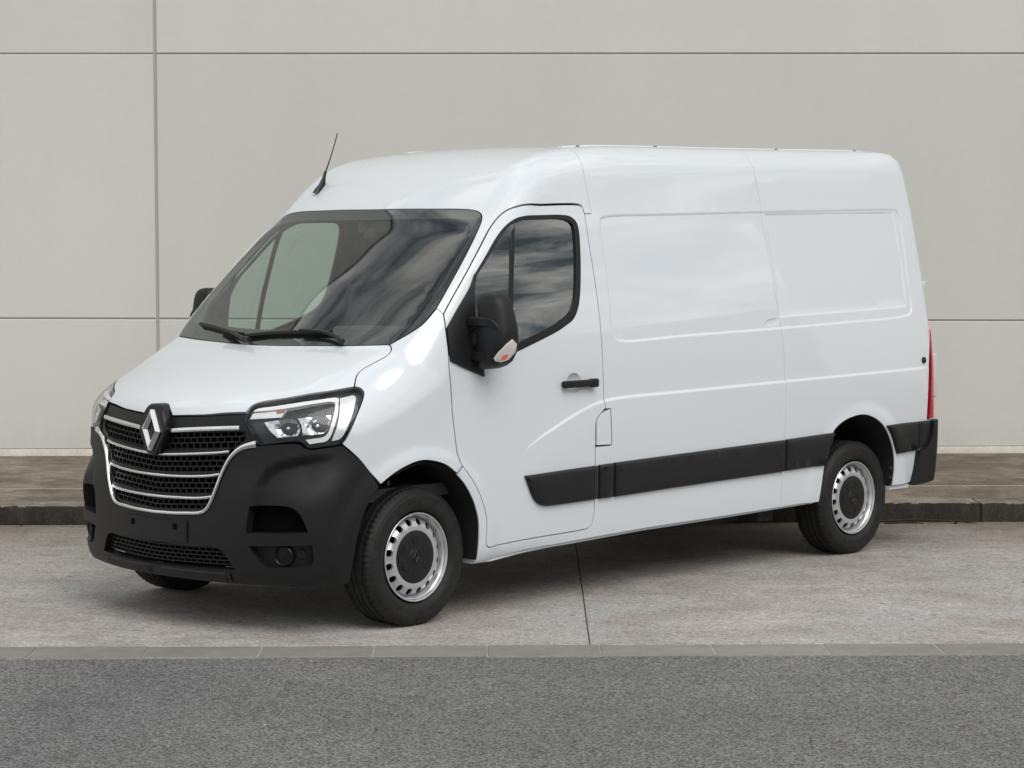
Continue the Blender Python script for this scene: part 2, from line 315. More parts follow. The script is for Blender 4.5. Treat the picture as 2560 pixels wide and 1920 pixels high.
leaf(4.20,YK-.10,2.2,.05,'small brown leaf beside the tip of the long twig')
leaf(-2.05,YK-.10,1.1,.05,'small brown leaf at the far left end of the kerb')
# precast wall of the warehouse: rows of long panels with recessed joints
wl=empty('warehouse_wall',(0,YW,.13)); tag(wl,'tall pale grey wall of long precast concrete panels behind the van','wall')
def quadbox(name,pts,y0,y1,m,parent,bev=.006):
    bm=bmesh.new(); a=[bm.verts.new((p[0],y0,p[1])) for p in pts]; b=[bm.verts.new((p[0],y1,p[1])) for p in pts]
    bm.faces.new(a); bm.faces.new(b[::-1])
    for i in range(4): bm.faces.new((a[i],b[i],b[(i+1)%4],a[(i+1)%4]))
    bmesh.ops.recalc_face_normals(bm,faces=bm.faces[:])
    if bev: bmesh.ops.bevel(bm,geom=[e for e in bm.edges if all(abs(v.co.y-y0)<1e-6 for v in e.verts)],offset=bev,segments=1,affect='EDGES')
    return bm_mesh(name,bm,m,parent,20)
WALL_TOP=10.9
vx=-1.645; cols=[-38,vx-24,vx-12,vx,vx+12,vx+24,38]
rows=[.055,1.262-.13,3.442-.13,5.62-.13,7.8-.13,9.98-.13,WALL_TOP-.13]
for ci,(a,b_) in enumerate(zip(cols[:-1],cols[1:])):
    for ri,(p,q) in enumerate(zip(rows[:-1],rows[1:])):
        def jz(r,x): return (1.262-.13-.0042*(x-vx) if r==rows[1] else r)
        ga=.0125; gh=.0055
        zb=[jz(p,a)+(gh if ri else 0),jz(p,b_)+(gh if ri else 0)]; zt=[jz(q,a)-gh,jz(q,b_)-gh]
        oy=rng.uniform(-.002,.002)
        quadbox('wall_panel',[(a+ga,zb[0]),(b_-ga,zb[1]),(b_-ga,zt[1]),(a+ga,zt[0])],oy,.16,M['wall'],wl)
box('joint_backing',(-38,.010,.0),(38,.15,WALL_TOP-.14),M['joint'],wl,0)
box('plinth',(-38,-.012,-.03),(38,.03,.052),M['plinth'],wl,.006)
box('coping',(-38,-.05,WALL_TOP-.13),(38,.35,WALL_TOP-.02),M['satin'],wl,.01)
# distant hills in front of the van's side (seen only mirrored in its windows)
def hill():
    v=[];f=[]; n=60
    for i in range(n+1):
        t=i/n; a=R(-60+120*t); d=900
        h=205+50*math.sin(t*9+.6)+22*math.sin(t*23)+9*math.sin(t*61)
        for k,(dd,hh) in enumerate(((0,-5),(120,h*.55),(260,h*.9),(420,h),(900,-5))): v.append(((d+dd)*math.cos(a),(d+dd)*math.sin(a),hh))
    for i in range(n):
        for k in range(4): a=i*5+k; f.append((a,a+1,a+6,a+5))
    return v,f
v,f=hill(); mesh('hills',v,f,M['hill'])['kind']='structure'
# ---------------------------------------------------------------- van body: one smooth master surface F(x,y,z)=0
# van frame: x rearwards from the front axle, y to the van's right, z up (metres)
def catmull(P, n=8, closed=False):
    P=np.asarray(P,float); out=[]; m=len(P)
    for i in range(m if closed else m-1):
        if closed: p0,p1,p2,p3=P[(i-1)%m],P[i],P[(i+1)%m],P[(i+2)%m]
        else:
            p1,p2=P[i],P[i+1]; p0=P[i-1] if i>0 else 2*p1-p2; p3=P[i+2] if i+2<m else 2*p2-p1
        a=0.5; t0=0; t1=t0+max(np.linalg.norm(p1-p0),1e-9)**a; t2=t1+max(np.linalg.norm(p2-p1),1e-9)**a; t3=t2+max(np.linalg.norm(p3-p2),1e-9)**a
        for t in np.linspace(t1,t2,n,endpoint=False):
            A1=(t1-t)/(t1-t0)*p0+(t-t0)/(t1-t0)*p1; A2=(t2-t)/(t2-t1)*p1+(t-t1)/(t2-t1)*p2; A3=(t3-t)/(t3-t2)*p2+(t-t2)/(t3-t2)*p3
            B1=(t2-t)/(t2-t0)*A1+(t-t0)/(t2-t0)*A2; B2=(t3-t)/(t3-t1)*A2+(t-t1)/(t3-t1)*A3
            out.append((t2-t)/(t2-t1)*B1+(t-t1)/(t2-t1)*B2)
    if not closed: out.append(P[-1])
    return np.array(out)
PROFILE=catmull([(-.60,.20),(-.74,.215),(-.80,.235),(-.832,.275),(-.845,.36),(-.850,.47),(-.848,.60),(-.843,.75),(-.838,.90),(-.829,1.0),(-.806,1.065),(-.755,1.117),(-.66,1.170),
  (-.50,1.235),(-.30,1.311),(-.20,1.350)],6)
PROFILE=np.vstack([PROFILE,catmull([(-.17,1.366),(.0,1.512),(.2,1.69),(.4,1.860),(.60,2.03),(.70,2.122),(.82,2.222),(.95,2.304),(1.1,2.360),(1.3,2.397),(1.6,2.420),(2.0,2.430),(2.6,2.438),(3.4,2.450),(4.1,2.462),(4.32,2.458),(4.41,2.435),(4.455,2.37),(4.485,2.22),(4.53,1.8),(4.565,1.4),(4.585,1.0),(4.585,.5),(4.55,.30)],6)])
def smooth(a,b,t):
    t=np.clip((t-a)/(b-a),0,1); return t*t*(3-2*t)
def table(pts):
    c=catmull(pts,60); return c[:,0].copy(),c[:,1].copy()
T_W=table([(.10,.955),(.25,.985),(.40,1.008),(.60,1.024),(.80,1.030),(1.0,1.030),(1.15,1.026),(1.36,1.008),(1.6,.975),(1.87,.932),(2.05,.900),(2.25,.862),(2.5,.812),(2.8,.75)])
T_C=table([(.0,.29),(.3,.268),(.55,.248),(.68,.248),(.82,.288),(.95,.29),(1.1,.25),(1.36,.165),(1.7,.115),(2.03,.075),(2.3,.05),(2.6,.04)])
def poly_sd(px,pz,poly):
    """signed distance (negative inside) of points to a closed 2D polygon"""
    a=poly; b=np.roll(poly,-1,0); d2=np.full(px.shape,1e9); ins=np.zeros(px.shape,bool)
    for (ax,az),(bx,bz) in zip(a,b):
        ex,ez=bx-ax,bz-az; L=ex*ex+ez*ez
        if L<1e-14: continue
        wx,wz=px-ax,pz-az
        t=np.clip((wx*ex+wz*ez)/L,0,1)
        d2=np.minimum(d2,(wx-t*ex)**2+(wz-t*ez)**2)
        if az!=bz:
            c=((az<=pz)!=(bz<=pz))
            ins^=c&(px<ax+(pz-az)*ex/ez)
    d=np.sqrt(d2); return np.where(ins,-d,d)
class Grid:
    # bicubic lookup of a function of (x,z) sampled on a regular grid
    def __init__(s,fn,x0,x1,z0,z1,h):
        s.x0,s.z0,s.h=x0,z0,h; s.nx=int((x1-x0)/h)+1; s.nz=int((z1-z0)/h)+1
        X,Zz=np.meshgrid(x0+h*np.arange(s.nx),z0+h*np.arange(s.nz),indexing='ij'); s.g=fn(X.ravel(),Zz.ravel()).reshape(s.nx,s.nz)
    def __call__(s,x,z):
        u=np.clip((x-s.x0)/s.h,1,s.nx-2.001); v=np.clip((z-s.z0)/s.h,1,s.nz-2.001); i=u.astype(int); j=v.astype(int); a=u-i; b=v-j
        def wt(t): return (-.5*t+t*t-.5*t**3, 1-2.5*t*t+1.5*t**3, .5*t+2*t*t-1.5*t**3, -.5*t*t+.5*t**3)
        wa,wb=wt(a),wt(b); r=0
        for p in range(4):
            q=0
            for k in range(4): q=q+wb[k]*s.g[i+p-1,j+k-1]
            r=r+wa[p]*q
        return r
PROF_SD=Grid(lambda a,b:poly_sd(a,b,PROFILE),-1.6,5.4,-.1,3.1,.0125)
FEATURES=[]   # side pressings: functions (x,z)->extra half width
def half_width(x,z):
    w=np.interp(z,*T_W)
    f=np.maximum(.25-x,0); w=w-.115*f*f-.05*np.maximum(-.25-x,0)**2
    w=w-.020*smooth(3.9,4.6,x)
    # cab narrows slightly above the belt
    return w
def half_width_f(x,z):
    w=half_width(x,z)
    for g in FEATURES: w=w+g(x,z)
    return w
def F(p,feat=True):
    x,y,z=p[...,0],np.abs(p[...,1]),p[...,2]
    fr=1-smooth(.9,2.2,x)
    c=np.interp(z,*T_C)*fr
    yy=y*y
    hood=smooth(.9,1.1,z)*(1-smooth(1.15,1.36,z))*(1-smooth(-.3,0.2,x))
    crown=.035*smooth(.7,1.3,x)+.035*hood+.03*smooth(1.9,2.05,z)*(1-smooth(.75,1.0,x))
    xr=x-c*yy+.10*yy*smooth(3.8,4.5,x)
    zr=z+crown*yy
    a=PROF_SD(xr,zr)
    b=y-(half_width_f(x,z) if feat else half_width(x,z))
    # corner radius
    r=.20-.075*(1-smooth(.62,.90,z))
    r=r+(.14-r)*smooth(1.2,1.6,z)
    r=r+(.055-r)*smooth(3.9,4.4,x)
    u=np.maximum(a+r,0); v=np.maximum(b+r,0)
    return np.minimum(-r,np.maximum(a,b))+np.sqrt(u*u+v*v)
def grad(p,h=1.5e-3):
    g=np.zeros_like(p)
    for k in range(3):
        e=np.zeros(3); e[k]=h
        g[...,k]=F(p+e)-F(p-e)
    return g/np.maximum(np.linalg.norm(g,axis=-1,keepdims=True),1e-12)
def march(o,d,t0,t1,it=26,pre=24):
    """first crossing outside->inside along rays o+t d, t0 is outside"""
    n=len(o); lo=np.full(n,t0,float); hi=np.full(n,t1,float); found=np.zeros(n,bool)
    prev=np.full(n,t0,float)
    for t in np.linspace(t0,t1,pre)[1:]:
        v=F(o+d*t)
        new=(~found)&(v<0)
        lo=np.where(new,prev,lo); hi=np.where(new,t,hi); found|=new; prev=np.full(n,t,float)
    for _ in range(it):
        m=(lo+hi)/2; v=F(o+d*m[:,None]); lo=np.where(v<0,lo,m); hi=np.where(v<0,m,hi)
    return o+d*((lo+hi)/2)[:,None],found

# ---------------------------------------------------------------- side pressings
REC1=catmull([(1.424,1.99),(1.438,2.014),(1.479,2.026),(2.002,2.042),(2.833,2.063),(3.523,2.078),(4.170,2.090),(4.225,2.086),(4.249,2.046),(4.263,1.676),(4.267,1.498),(4.252,1.446),(4.201,1.426),(3.567,1.400),(2.82,1.380),(2.035,1.364),(1.496,1.351),(1.447,1.365),(1.424,1.395),(1.424,1.606),(1.424,1.817)],5,True)
REC2=np.array([(2.875,2.047),(3.52,2.060),(4.196,2.072),(4.212,1.766),(4.213,1.482),(3.765,1.469),(3.214,1.455),(2.831,1.447),(2.775,1.438),(2.750,1.415),(2.765,1.40),(2.89,1.41),(2.90,1.60)])
STEP=table([(.60,.72),(.698,.790),(.721,.826),(.807,.877),(.947,.936),(1.126,1.003),(1.272,1.043),(1.42,1.060),(2.08,1.073),(2.923,1.087),(4.344,1.109),(4.7,1.114)])
def pressing(x,z):
    t=z-np.interp(x,*STEP)
    d=.009*(1-smooth(-.013,.003,t))*(1-smooth(.08,.42,-t))*smooth(.66,.95,x)*(1-smooth(4.3,4.45,x))
    rf=np.hypot(x,z-.35); rr=np.hypot((x-3.67)*.98,z-.38)
    return d+.014*(1-smooth(.462,.56,rf))+.010*(1-smooth(.465,.55,rr))
RECD=Grid(lambda x,z:-.0075*smooth(0,.013,-poly_sd(x,z,REC1))-.005*smooth(0,.011,-poly_sd(x,z,REC2)),1.38,4.32,1.31,2.13,.004)
def features(x,z):
    d=pressing(x,z); m=(x>1.395)&(x<4.305)&(z>1.325)&(z<2.115)
    if m.any(): d=d.copy(); d[m]+=RECD(x[m],z[m])
    return d
FEATURES.append(features)
# ---------------------------------------------------------------- charts and panels cut out of the master surface
ZC,XA=.75,.9
def chart_uv(ch,P):
    P=np.asarray(P,float)
    if ch=='L': return np.stack([P[:,0],np.arctan2(-P[:,1],P[:,2]-ZC)*1.05],-1)
    if ch=='V': return np.stack([np.arctan2(-P[:,1],XA-P[:,0])*1.5,P[:,2]],-1)
    d,e1,e2=basis(ch); return np.stack([P@e1,P@e2],-1)
def basis(d):
    d=np.array(d,float); d/=np.linalg.norm(d); a=np.array([0,0,1.]) if abs(d[2])<.8 else np.array([0,1.,0]); e1=np.cross(a,d); e1/=np.linalg.norm(e1); return d,e1,np.cross(d,e1)
def chart_lift(ch,uv):
    n=len(uv)
    if ch=='L':
        a=uv[:,1]/1.05; d=np.stack([np.zeros(n),-np.sin(a),np.cos(a)],-1); o=np.stack([uv[:,0],np.zeros(n),np.full(n,ZC)],-1); P,ok=march(o+d*2.0,-d,0,1.9,18,20)
    elif ch=='V':
        a=uv[:,0]/1.5; d=np.stack([-np.cos(a),-np.sin(a),np.zeros(n)],-1); o=np.stack([np.full(n,XA),np.zeros(n),uv[:,1]],-1); P,ok=march(o+d*2.2,-d,0,2.1,18,22)
    else:
        d,e1,e2=basis(ch); o=uv[:,:1]*e1+uv[:,1:]*e2+d*5.5; P,ok=march(o,np.tile(-d,(n,1)),0,8.,18,110)
    if not ok.all(): print('  lift: %d rays missed'%(~ok).sum())
    return P
def curve(pts,step=.014,closed=True):
    """outline points (x,y,z[,1=corner]) -> dense smooth polyline, corners kept"""
    Q=np.array([p[:3] for p in pts],float); cor=[len(p)>3 and p[3]==1 for p in pts]; n=len(Q); out=[]
    if closed:
        k0=next((i for i in range(n) if cor[i]),None)
        if k0 is None: return resample(catmull(Q,8,True),step,True)
        Q=np.vstack([Q[k0:],Q[:k0+1]]); cor=cor[k0:]+cor[:k0+1]
    else: cor[0]=cor[-1]=True
    idx=[i for i in range(len(Q)) if cor[i]]
    for a,b in zip(idx[:-1],idx[1:]):
        seg=catmull(Q[a:b+1],8); seg=resample(seg,step,False); out.append(seg[:-1])
    if not closed: out.append(Q[-1:])
    return np.vstack(out)
def resample(P,step,closed):
    if closed: P=np.vstack([P,P[:1]])
    d=np.r_[0,np.cumsum(np.linalg.norm(np.diff(P,axis=0),axis=1))]; n=max(2,int(math.ceil(d[-1]/step))+1); t=np.linspace(0,d[-1],n)
    r=np.stack([np.interp(t,d,P[:,k]) for k in range(P.shape[1])],-1); return r[:-1] if closed else r
def inset(poly,g):
    """move a closed 2D polygon inwards by g"""
    if g==0: return poly
    a=np.roll(poly,1,0); b=np.roll(poly,-1,0); area=np.sum(poly[:,0]*b[:,1]-b[:,0]*poly[:,1]); s=1 if area>0 else -1
    def nrm(p,q): e=q-p; L=np.maximum(np.linalg.norm(e,axis=1,keepdims=True),1e-9); e/=L; return np.stack([-e[:,1],e[:,0]],-1)*s
    n1,n2=nrm(a,poly),nrm(poly,b); m=n1+n2; m/=np.maximum(np.linalg.norm(m,axis=1,keepdims=True),1e-6); c=np.maximum((m*n1).sum(1,keepdims=True),.5); return poly+m*g/c
def mirror_half(pts):
    """outline of the near half, from the centre line round to the centre line -> whole symmetric outline"""
    return list(pts)+[(p[0],-p[1],p[2],*p[3:]) for p in reversed(pts) if abs(p[1])>1e-4]
_z=np.linspace(1.28,2.02,60); GL=np.polyfit(_z,np.interp(_z,*T_W),2)
def panel_data(outline,ch,h=.03,gap=.0025,holes=(),off=0,flange=.018,hole_flange=None,feats=(),disp=None,step=.014,meshnormals=False,glazing=False):
    U=inset(chart_uv(ch,curve(outline,step)),gap)
    H=[inset(chart_uv(ch,curve(q,step)),-0.0) for q in holes]
    pts=[U]+H; E=[]; base=0
    for q in pts: n=len(q); E+=[(base+i,base+(i+1)%n) for i in range(n)]; base+=n
    fl=[]
    for q in feats:
        q=np.asarray(q); ins=poly_sd(q[:,0],q[:,1],U)<-.004; run=[]
        for k in range(len(q)):
            if ins[k]:
                if k and ins[k-1]: E.append((base+len(run)-1,base+len(run)))
                run.append(q[k])
        if run: pts.append(np.array(run)); fl.append(pts[-1]); base+=len(run)
    lo,hi=U.min(0),U.max(0); gx=np.arange(lo[0]+h/2,hi[0],h); gy=np.arange(lo[1]+h/2,hi[1],h*.9)
    X,Y=np.meshgrid(gx,gy); X=X+((np.arange(len(gy))%2)*h/2)[:,None]; G=np.stack([X.ravel(),Y.ravel()],-1)
    ok=poly_sd(G[:,0],G[:,1],U)<-.4*h
    for q in H: ok&=poly_sd(G[:,0],G[:,1],q)>.4*h
    G=G[ok]
    if fl and len(G):
        A=np.vstack(fl); near=np.zeros(len(G),bool)
        for i in range(0,len(A),200): near|=(np.linalg.norm(G[:,None]-A[None,i:i+200],axis=2)<.45*h).any(1)
        G=G[~near]
    pts.append(G); A=np.vstack(pts)
    r=delaunay_2d_cdt([Vector((float(q[0]),float(q[1]))) for q in A],E,[],0,1e-7)
    V=np.array([(q.x,q.y) for q in r[0]]); T=np.array([t for t in r[2] if len(t)==3])
    C=V[T].mean(1); k=poly_sd(C[:,0],C[:,1],U)<0
    for q in H: k&=poly_sd(C[:,0],C[:,1],q)>0
    T=T[k]; used=np.unique(T); rm=-np.ones(len(V),int); rm[used]=np.arange(len(used)); V=V[used]; T=rm[T]
    P=chart_lift(ch,V); Nn=grad(P); o=off+(disp(P) if disp else 0); P=P+Nn*(o[:,None] if np.ndim(o) else o)
    if glazing:   # single-curved window sheet: follows the side only
        w=np.polyval(GL,P[:,2])-.115*np.maximum(.25-P[:,0],0)**2; P=np.stack([P[:,0],-(w+off),P[:,2]],-1)
        Nn=np.stack([np.zeros(len(P)),-np.ones(len(P)),-np.polyval(np.polyder(GL),P[:,2])],-1); Nn/=np.linalg.norm(Nn,axis=1,keepdims=True)
    # outward winding
    fn=np.cross(P[T[:,1]]-P[T[:,0]],P[T[:,2]]-P[T[:,0]]); flip=(fn*Nn[T[:,0]]).sum(1)<0; T[flip]=T[flip][:,::-1]
    if meshnormals:
        fn=np.cross(P[T[:,1]]-P[T[:,0]],P[T[:,2]]-P[T[:,0]]); acc=np.zeros_like(P)
        for q in range(3): np.add.at(acc,T[:,q],fn)
        Nn2=acc/np.maximum(np.linalg.norm(acc,axis=1,keepdims=True),1e-12)
    else: Nn2=Nn
    verts=[tuple(q) for q in P]; nor=[tuple(q) for q in Nn2]; faces=[tuple(int(i) for i in t) for t in T]
    # turned-in edge all round
    if flange:
        cnt={}
        for t in faces:
            for a,b in ((t[0],t[1]),(t[1],t[2]),(t[2],t[0])): cnt[(a,b)]=1
        bd=[(a,b) for (a,b) in cnt if (b,a) not in cnt]
        isout=np.abs(poly_sd(V[:,0],V[:,1],U))<1e-4
        for a,b in bd:
            d=flange if (isout[a] and isout[b]) or hole_flange is None else hole_flange
            k=len(verts); pa,pb=P[a],P[b]; qa,qb=pa-Nn[a]*d,pb-Nn[b]*d; fnn=np.cross(pb-pa,Nn[a]); fnn/=max(np.linalg.norm(fnn),1e-9)
            ra=Nn[a]*.0; verts+=[tuple(pb),tuple(pa),tuple(qa),tuple(qb)]; nor+=[tuple(fnn)]*4; faces.append((k,k+1,k+2,k+3))
    return verts,faces,nor
def panel(name,outline,ch,m,parent,**k):
    v,f,n=panel_data(outline,ch,**k); return mesh(name,v,f,m,parent,True,n)
def flip_y(v,f,n): return [(a,-b,c) for a,b,c in v],[tuple(reversed(t)) for t in f],[(a,-b,c) for a,b,c in n]
def pair(name,outline,ch,m,parents,**k):
    v,f,n=panel_data(outline,ch,**k); a=mesh(name,v,f,m,parents[0],True,n); v,f,n=flip_y(v,f,n); return a,mesh(name,v,f,m,parents[1],True,n)
def on_surface(P,it=6):
    P=np.array(P,float)
    for _ in range(it): P=P-grad(P)*F(P)[:,None]
    return P
def feat2d(poly,offs):
    """side-view (x,z) polylines -> chart L curves at several insets"""
    out=[]
    for o in offs:
        q=resample(inset(poly,o),.013,True); q=np.vstack([q,q[:1]]); w=half_width(q[:,0],q[:,1]); out.append(chart_uv('L',np.stack([q[:,0],-w,q[:,1]],-1)))
    return out
# ================================================================ the van
van=empty('delivery_van'); van.rotation_euler=(0,0,R(45.409)); tag(van,'white panel van with black bumper and grille parked on the concrete paving','van')
WS=[(.632,0,2.061,1),(.635,-.128,2.061),(.649,-.409,2.059),(.668,-.615,2.056),(.674,-.694,2.052),(.671,-.749,2.041),(.657,-.785,2.02),(.629,-.81,1.99),(.564,-.839,1.929),(.43,-.876,1.793),(.281,-.906,1.642),(.198,-.919,1.556,1)]
WSB=[(.198,-.919,1.556,1),(.113,-.911,1.482),(.044,-.886,1.436),(-.042,-.832,1.380,1),(-.075,-.72,1.376),(-.109,-.586,1.371),(-.150,-.36,1.365),(-.176,-.151,1.361),(-.182,0,1.358,1)]
HG=[(-.042,-.832,1.380,1),(-.045,-.846,1.371),(-.055,-.859,1.357),(-.088,-.869,1.333),(-.157,-.859,1.302),(-.234,-.845,1.268),(-.267,-.847,1.247),(-.292,-.859,1.224),(-.320,-.881,1.188,1)]
HL_TOP=[(-.320,-.881,1.188,1),(-.436,-.821,1.170),(-.534,-.734,1.151),(-.599,-.658,1.134),(-.660,-.572,1.114),(-.686,-.552,1.101),(-.717,-.545,1.069,1)]
HOODLIP=[(-.717,-.545,1.069,1),(-.750,-.44,1.060),(-.784,-.324,1.050),(-.805,-.20,1.042),(-.816,-.105,1.037,1),(-.805,-.075,1.062),(-.790,-.040,1.084),(-.782,0,1.090,1)]
HEAD=[(-.735,-.551,1.035,1),(-.717,-.551,1.069),(-.686,-.552,1.101),(-.669,-.562,1.112),(-.599,-.658,1.134),(-.534,-.734,1.151),(-.436,-.821,1.170),(-.331,-.877,1.186),(-.307,-.890,1.187),(-.295,-.904,1.178),(-.293,-.917,1.162),(-.307,-.929,1.140),(-.332,-.941,1.109),(-.363,-.951,1.072),(-.415,-.964,1.003),(-.451,-.955,.942),(-.463,-.948,.927),(-.481,-.939,.918),(-.533,-.904,.911),(-.575,-.868,.904),(-.592,-.853,.905),(-.603,-.841,.915),(-.616,-.826,.932),(-.627,-.814,.936),(-.674,-.744,.928),(-.716,-.643,.913,1),(-.723,-.621,.935),(-.733,-.587,.986),(-.736,-.561,1.018)]
UO=[(-.715,-.645,.917,1),(-.732,-.600,.908),(-.746,-.559,.895),(-.758,-.528,.873),(-.769,-.496,.838),(-.778,-.474,.800),(-.788,-.452,.753),(-.798,-.432,.698),(-.806,-.408,.646),(-.812,-.382,.607),(-.818,-.350,.582),(-.826,-.300,.571),(-.843,-.153,.561),(-.849,0,.558,1)]
UI=[(-.723,-.622,.934),(-.736,-.586,.926),(-.749,-.550,.912),(-.760,-.517,.890),(-.770,-.490,.863),(-.778,-.467,.827),(-.787,-.445,.781),(-.797,-.424,.723),(-.806,-.402,.666),(-.813,-.376,.618),(-.817,-.355,.597),(-.822,-.328,.588),(-.834,-.243,.581),(-.843,-.153,.576),(-.848,0,.573)]
BUMP_TOP=[(-.715,-.645,.916,1),(-.674,-.744,.926),(-.642,-.794,.930),(-.620,-.822,.926),(-.603,-.841,.911),(-.589,-.855,.902),(-.572,-.870,.902),(-.530,-.905,.909),(-.481,-.938,.916),(-.461,-.949,.921,1)]
BUMP_SIDE=[(-.461,-.949,.921,1),(-.373,-.984,.836),(-.315,-.993,.769),(-.267,-.997,.712,1)]
BUMP_ARCH=[(-.267,-.997,.712,1),(-.323,-.988,.646),(-.360,-.978,.563),(-.380,-.971,.488),(-.397,-.957,.377),(-.402,-.945,.308),(-.410,-.930,.250,1)]
BUMP_BOT=[(-.410,-.930,.250,1),(-.520,-.88,.248),(-.618,-.800,.246),(-.700,-.64,.245),(-.740,-.50,.243),(-.775,-.33,.242),(-.806,-.124,.243),(-.812,0,.243,1)]
DOOR_F=[(.187,-1.014,1.286),(.191,-1.020,1.17),(.195,-1.029,1.053),(.207,-1.03,.96),(.219,-1.031,.884),(.230,-1.03,.829),(.242,-1.03,.797),(.259,-1.03,.771)]
DOOR_UP=[(.215,-.949,1.530,1),(.261,-.941,1.581),(.421,-.913,1.745),(.541,-.887,1.868),(.627,-.865,1.953),(.702,-.854,2.012),(.759,-.86,2.048),(.827,-.877,2.071),(.94,-.894,2.081),(1.163,-.893,2.086),(1.262,-.893,2.085),(1.298,-.895,2.077),(1.311,-.901,2.045)]
DOOR_R=[(1.314,-.904,2.031),(1.318,-.928,1.892),(1.329,-.961,1.693),(1.335,-.993,1.48),(1.330,-1.015,1.297),(1.327,-1.026,1.144),(1.326,-1.029,1.058),(1.330,-1.03,1.003,1)]
DOOR_FLAP=[(1.330,-1.03,1.003,1),(1.295,-1.03,.981),(1.262,-1.03,.956),(1.250,-1.03,.922),(1.253,-1.03,.806)]
DOOR_LOW=[(1.262,-1.026,.642),(1.266,-1.02,.534),(1.266,-1.014,.461),(1.256,-1.008,.399),(1.230,-1.005,.376),(1.178,-1.004,.370),(.79,-1.003,.360),(.505,-1.001,.349),(.462,-1.002,.352),(.444,-1.004,.370),(.440,-1.013,.444),(.432,-1.018,.504),(.404,-1.023,.575),(.358,-1.027,.655),(.308,-1.028,.718)]
ROOFSEAM=[(1.40,0,2.402,1),(1.40,-.5,2.392),(1.375,-.796,2.346),(1.353,-.857,2.262),(1.360,-.888,2.114),(1.367,-.902,2.034,1)]
MIDSEAM=[(2.900,-1.0,.350,1),(2.900,-1.02,.557),(2.900,-1.03,.735),(2.903,-1.03,1.10),(2.900,-1.003,1.402),(2.872,-.954,1.736),(2.845,-.897,2.069),(2.828,-.823,2.349),(2.820,-.60,2.43),(2.820,0,2.440,1)]
def rv(l): return list(reversed(l))
def seq(*ls):
    out=[]
    for l in ls:
        for p in l:
            if out and abs(out[-1][0]-p[0])+abs(out[-1][1]-p[1])+abs(out[-1][2]-p[2])<1e-3:
                if len(p)>3: out[-1]=p
                continue
            out.append(p)
    if abs(out[0][0]-out[-1][0])+abs(out[0][1]-out[-1][1])+abs(out[0][2]-out[-1][2])<1e-3: out.pop()
    return out
# ---- hood, cab roof, fenders, sides
HOODD=(-.55,0,.83)
panel('hood',mirror_half(seq(rv(WSB)[:6],HG,HL_TOP,HOODLIP)),HOODD,M['paint'],van,h=.03,gap=.003)
panel('cab_roof',mirror_half(seq(WS,DOOR_UP,[(1.314,-.904,2.033,1)],rv(ROOFSEAM))),'L',M['paint'],van,h=.03,gap=.0012,flange=.022)
panel('headliner',mirror_half(seq(WS,DOOR_UP,[(1.314,-.904,2.033,1)],rv(ROOFSEAM))),'L',M['lining'],van,h=.06,gap=.003,flange=0,off=-.035,step=.04)
FEND=seq(rv(HG),rv(WSB)[5:],[(.215,-.949,1.530,1),(.200,-.981,1.436),(.192,-1.008,1.321)],DOOR_F,[(.259,-1.03,.771,1),(.219,-1.029,.733,1),(.143,-1.028,.78),(.042,-1.025,.808),(-.024,-1.022,.812),(-.119,-1.014,.789),(-.201,-1.006,.753)],rv(BUMP_SIDE),[(-.463,-.948,.927,1),(-.451,-.955,.942),(-.415,-.964,1.003),(-.363,-.951,1.072),(-.332,-.941,1.109),(-.307,-.929,1.140),(-.293,-.917,1.162),(-.295,-.904,1.178),(-.307,-.890,1.187)])
fl,fr_=pair('fender',FEND,(-.25,-.80,.50),M['paint'],(van,van),h=.028,gap=.003)
stepz=lambda o:chart_uv('L',np.array([(x,-half_width(np.array(x),np.array(z)),z) for x,z in ((x,float(np.interp(x,*STEP))+o) for x in np.arange(.70,4.46,.02))]))
STEPF=[stepz(o) for o in (.008,.0035,-.001,-.005,-.009,-.0135,-.019)]
RECF=feat2d(REC1,(-.005,-.001,.003,.007,.0105,.0145,.020))+feat2d(REC2,(-.004,0,.0045,.009,.013,.018))
SILL=[(.392,-.975,.283,1),(.524,-.976,.283),(.749,-.989,.305),(.95,-.99,.314),(1.13,-.997,.319),(1.727,-.999,.336),(2.536,-1.001,.345),(2.900,-1.0,.350,1)]
ARCHF=[(.259,-1.03,.771,1),(.219,-1.029,.733,1),(.273,-1.027,.683),(.33,-1.024,.607),(.365,-1.02,.536),(.381,-1.016,.483),(.389,-1.008,.397),(.392,-.975,.283,1)]
SIDE_A=seq(ROOFSEAM[:-1],[(1.367,-.902,2.0335,1),(1.314,-.904,2.0335,1)],DOOR_R,[(1.372,-1.03,1.003,1),(1.387,-1.03,.806,1),(1.253,-1.03,.806,1)],DOOR_LOW,ARCHF,SILL,MIDSEAM)
pair('side_panel',SIDE_A,'L',M['paint'],(van,van),h=.04,gap=.0009,feats=STEPF+RECF,flange=.015)
ARCHR=[(3.262,-1.0,.357,1),(3.272,-1.0,.45),(3.292,-1.02,.60),(3.325,-1.02,.70),(3.372,-1.03,.768),(3.438,-1.03,.809),(3.54,-1.03,.839),(3.66,-1.03,.848),(3.766,-1.03,.827),(3.874,-1.03,.775),(3.95,-1.03,.694),(4.0,-1.02,.600),(4.018,-1.02,.502),(4.013,-1.0,.398,1)]
REAR_E=[(4.42,-1.0,.397,1),(4.45,-1.0,.60),(4.45,-1.01,.775,1),(4.383,-1.01,.778,1),(4.393,-1.01,.95),(4.405,-1.01,1.11),(4.428,-1.0,1.25),(4.470,-.98,1.385,1),(4.49,-.98,1.41,1),(4.462,-.92,1.8),(4.425,-.85,2.15),(4.405,-.80,2.33),(4.38,-.70,2.43),(4.375,-.4,2.45),(4.375,0,2.455,1)]
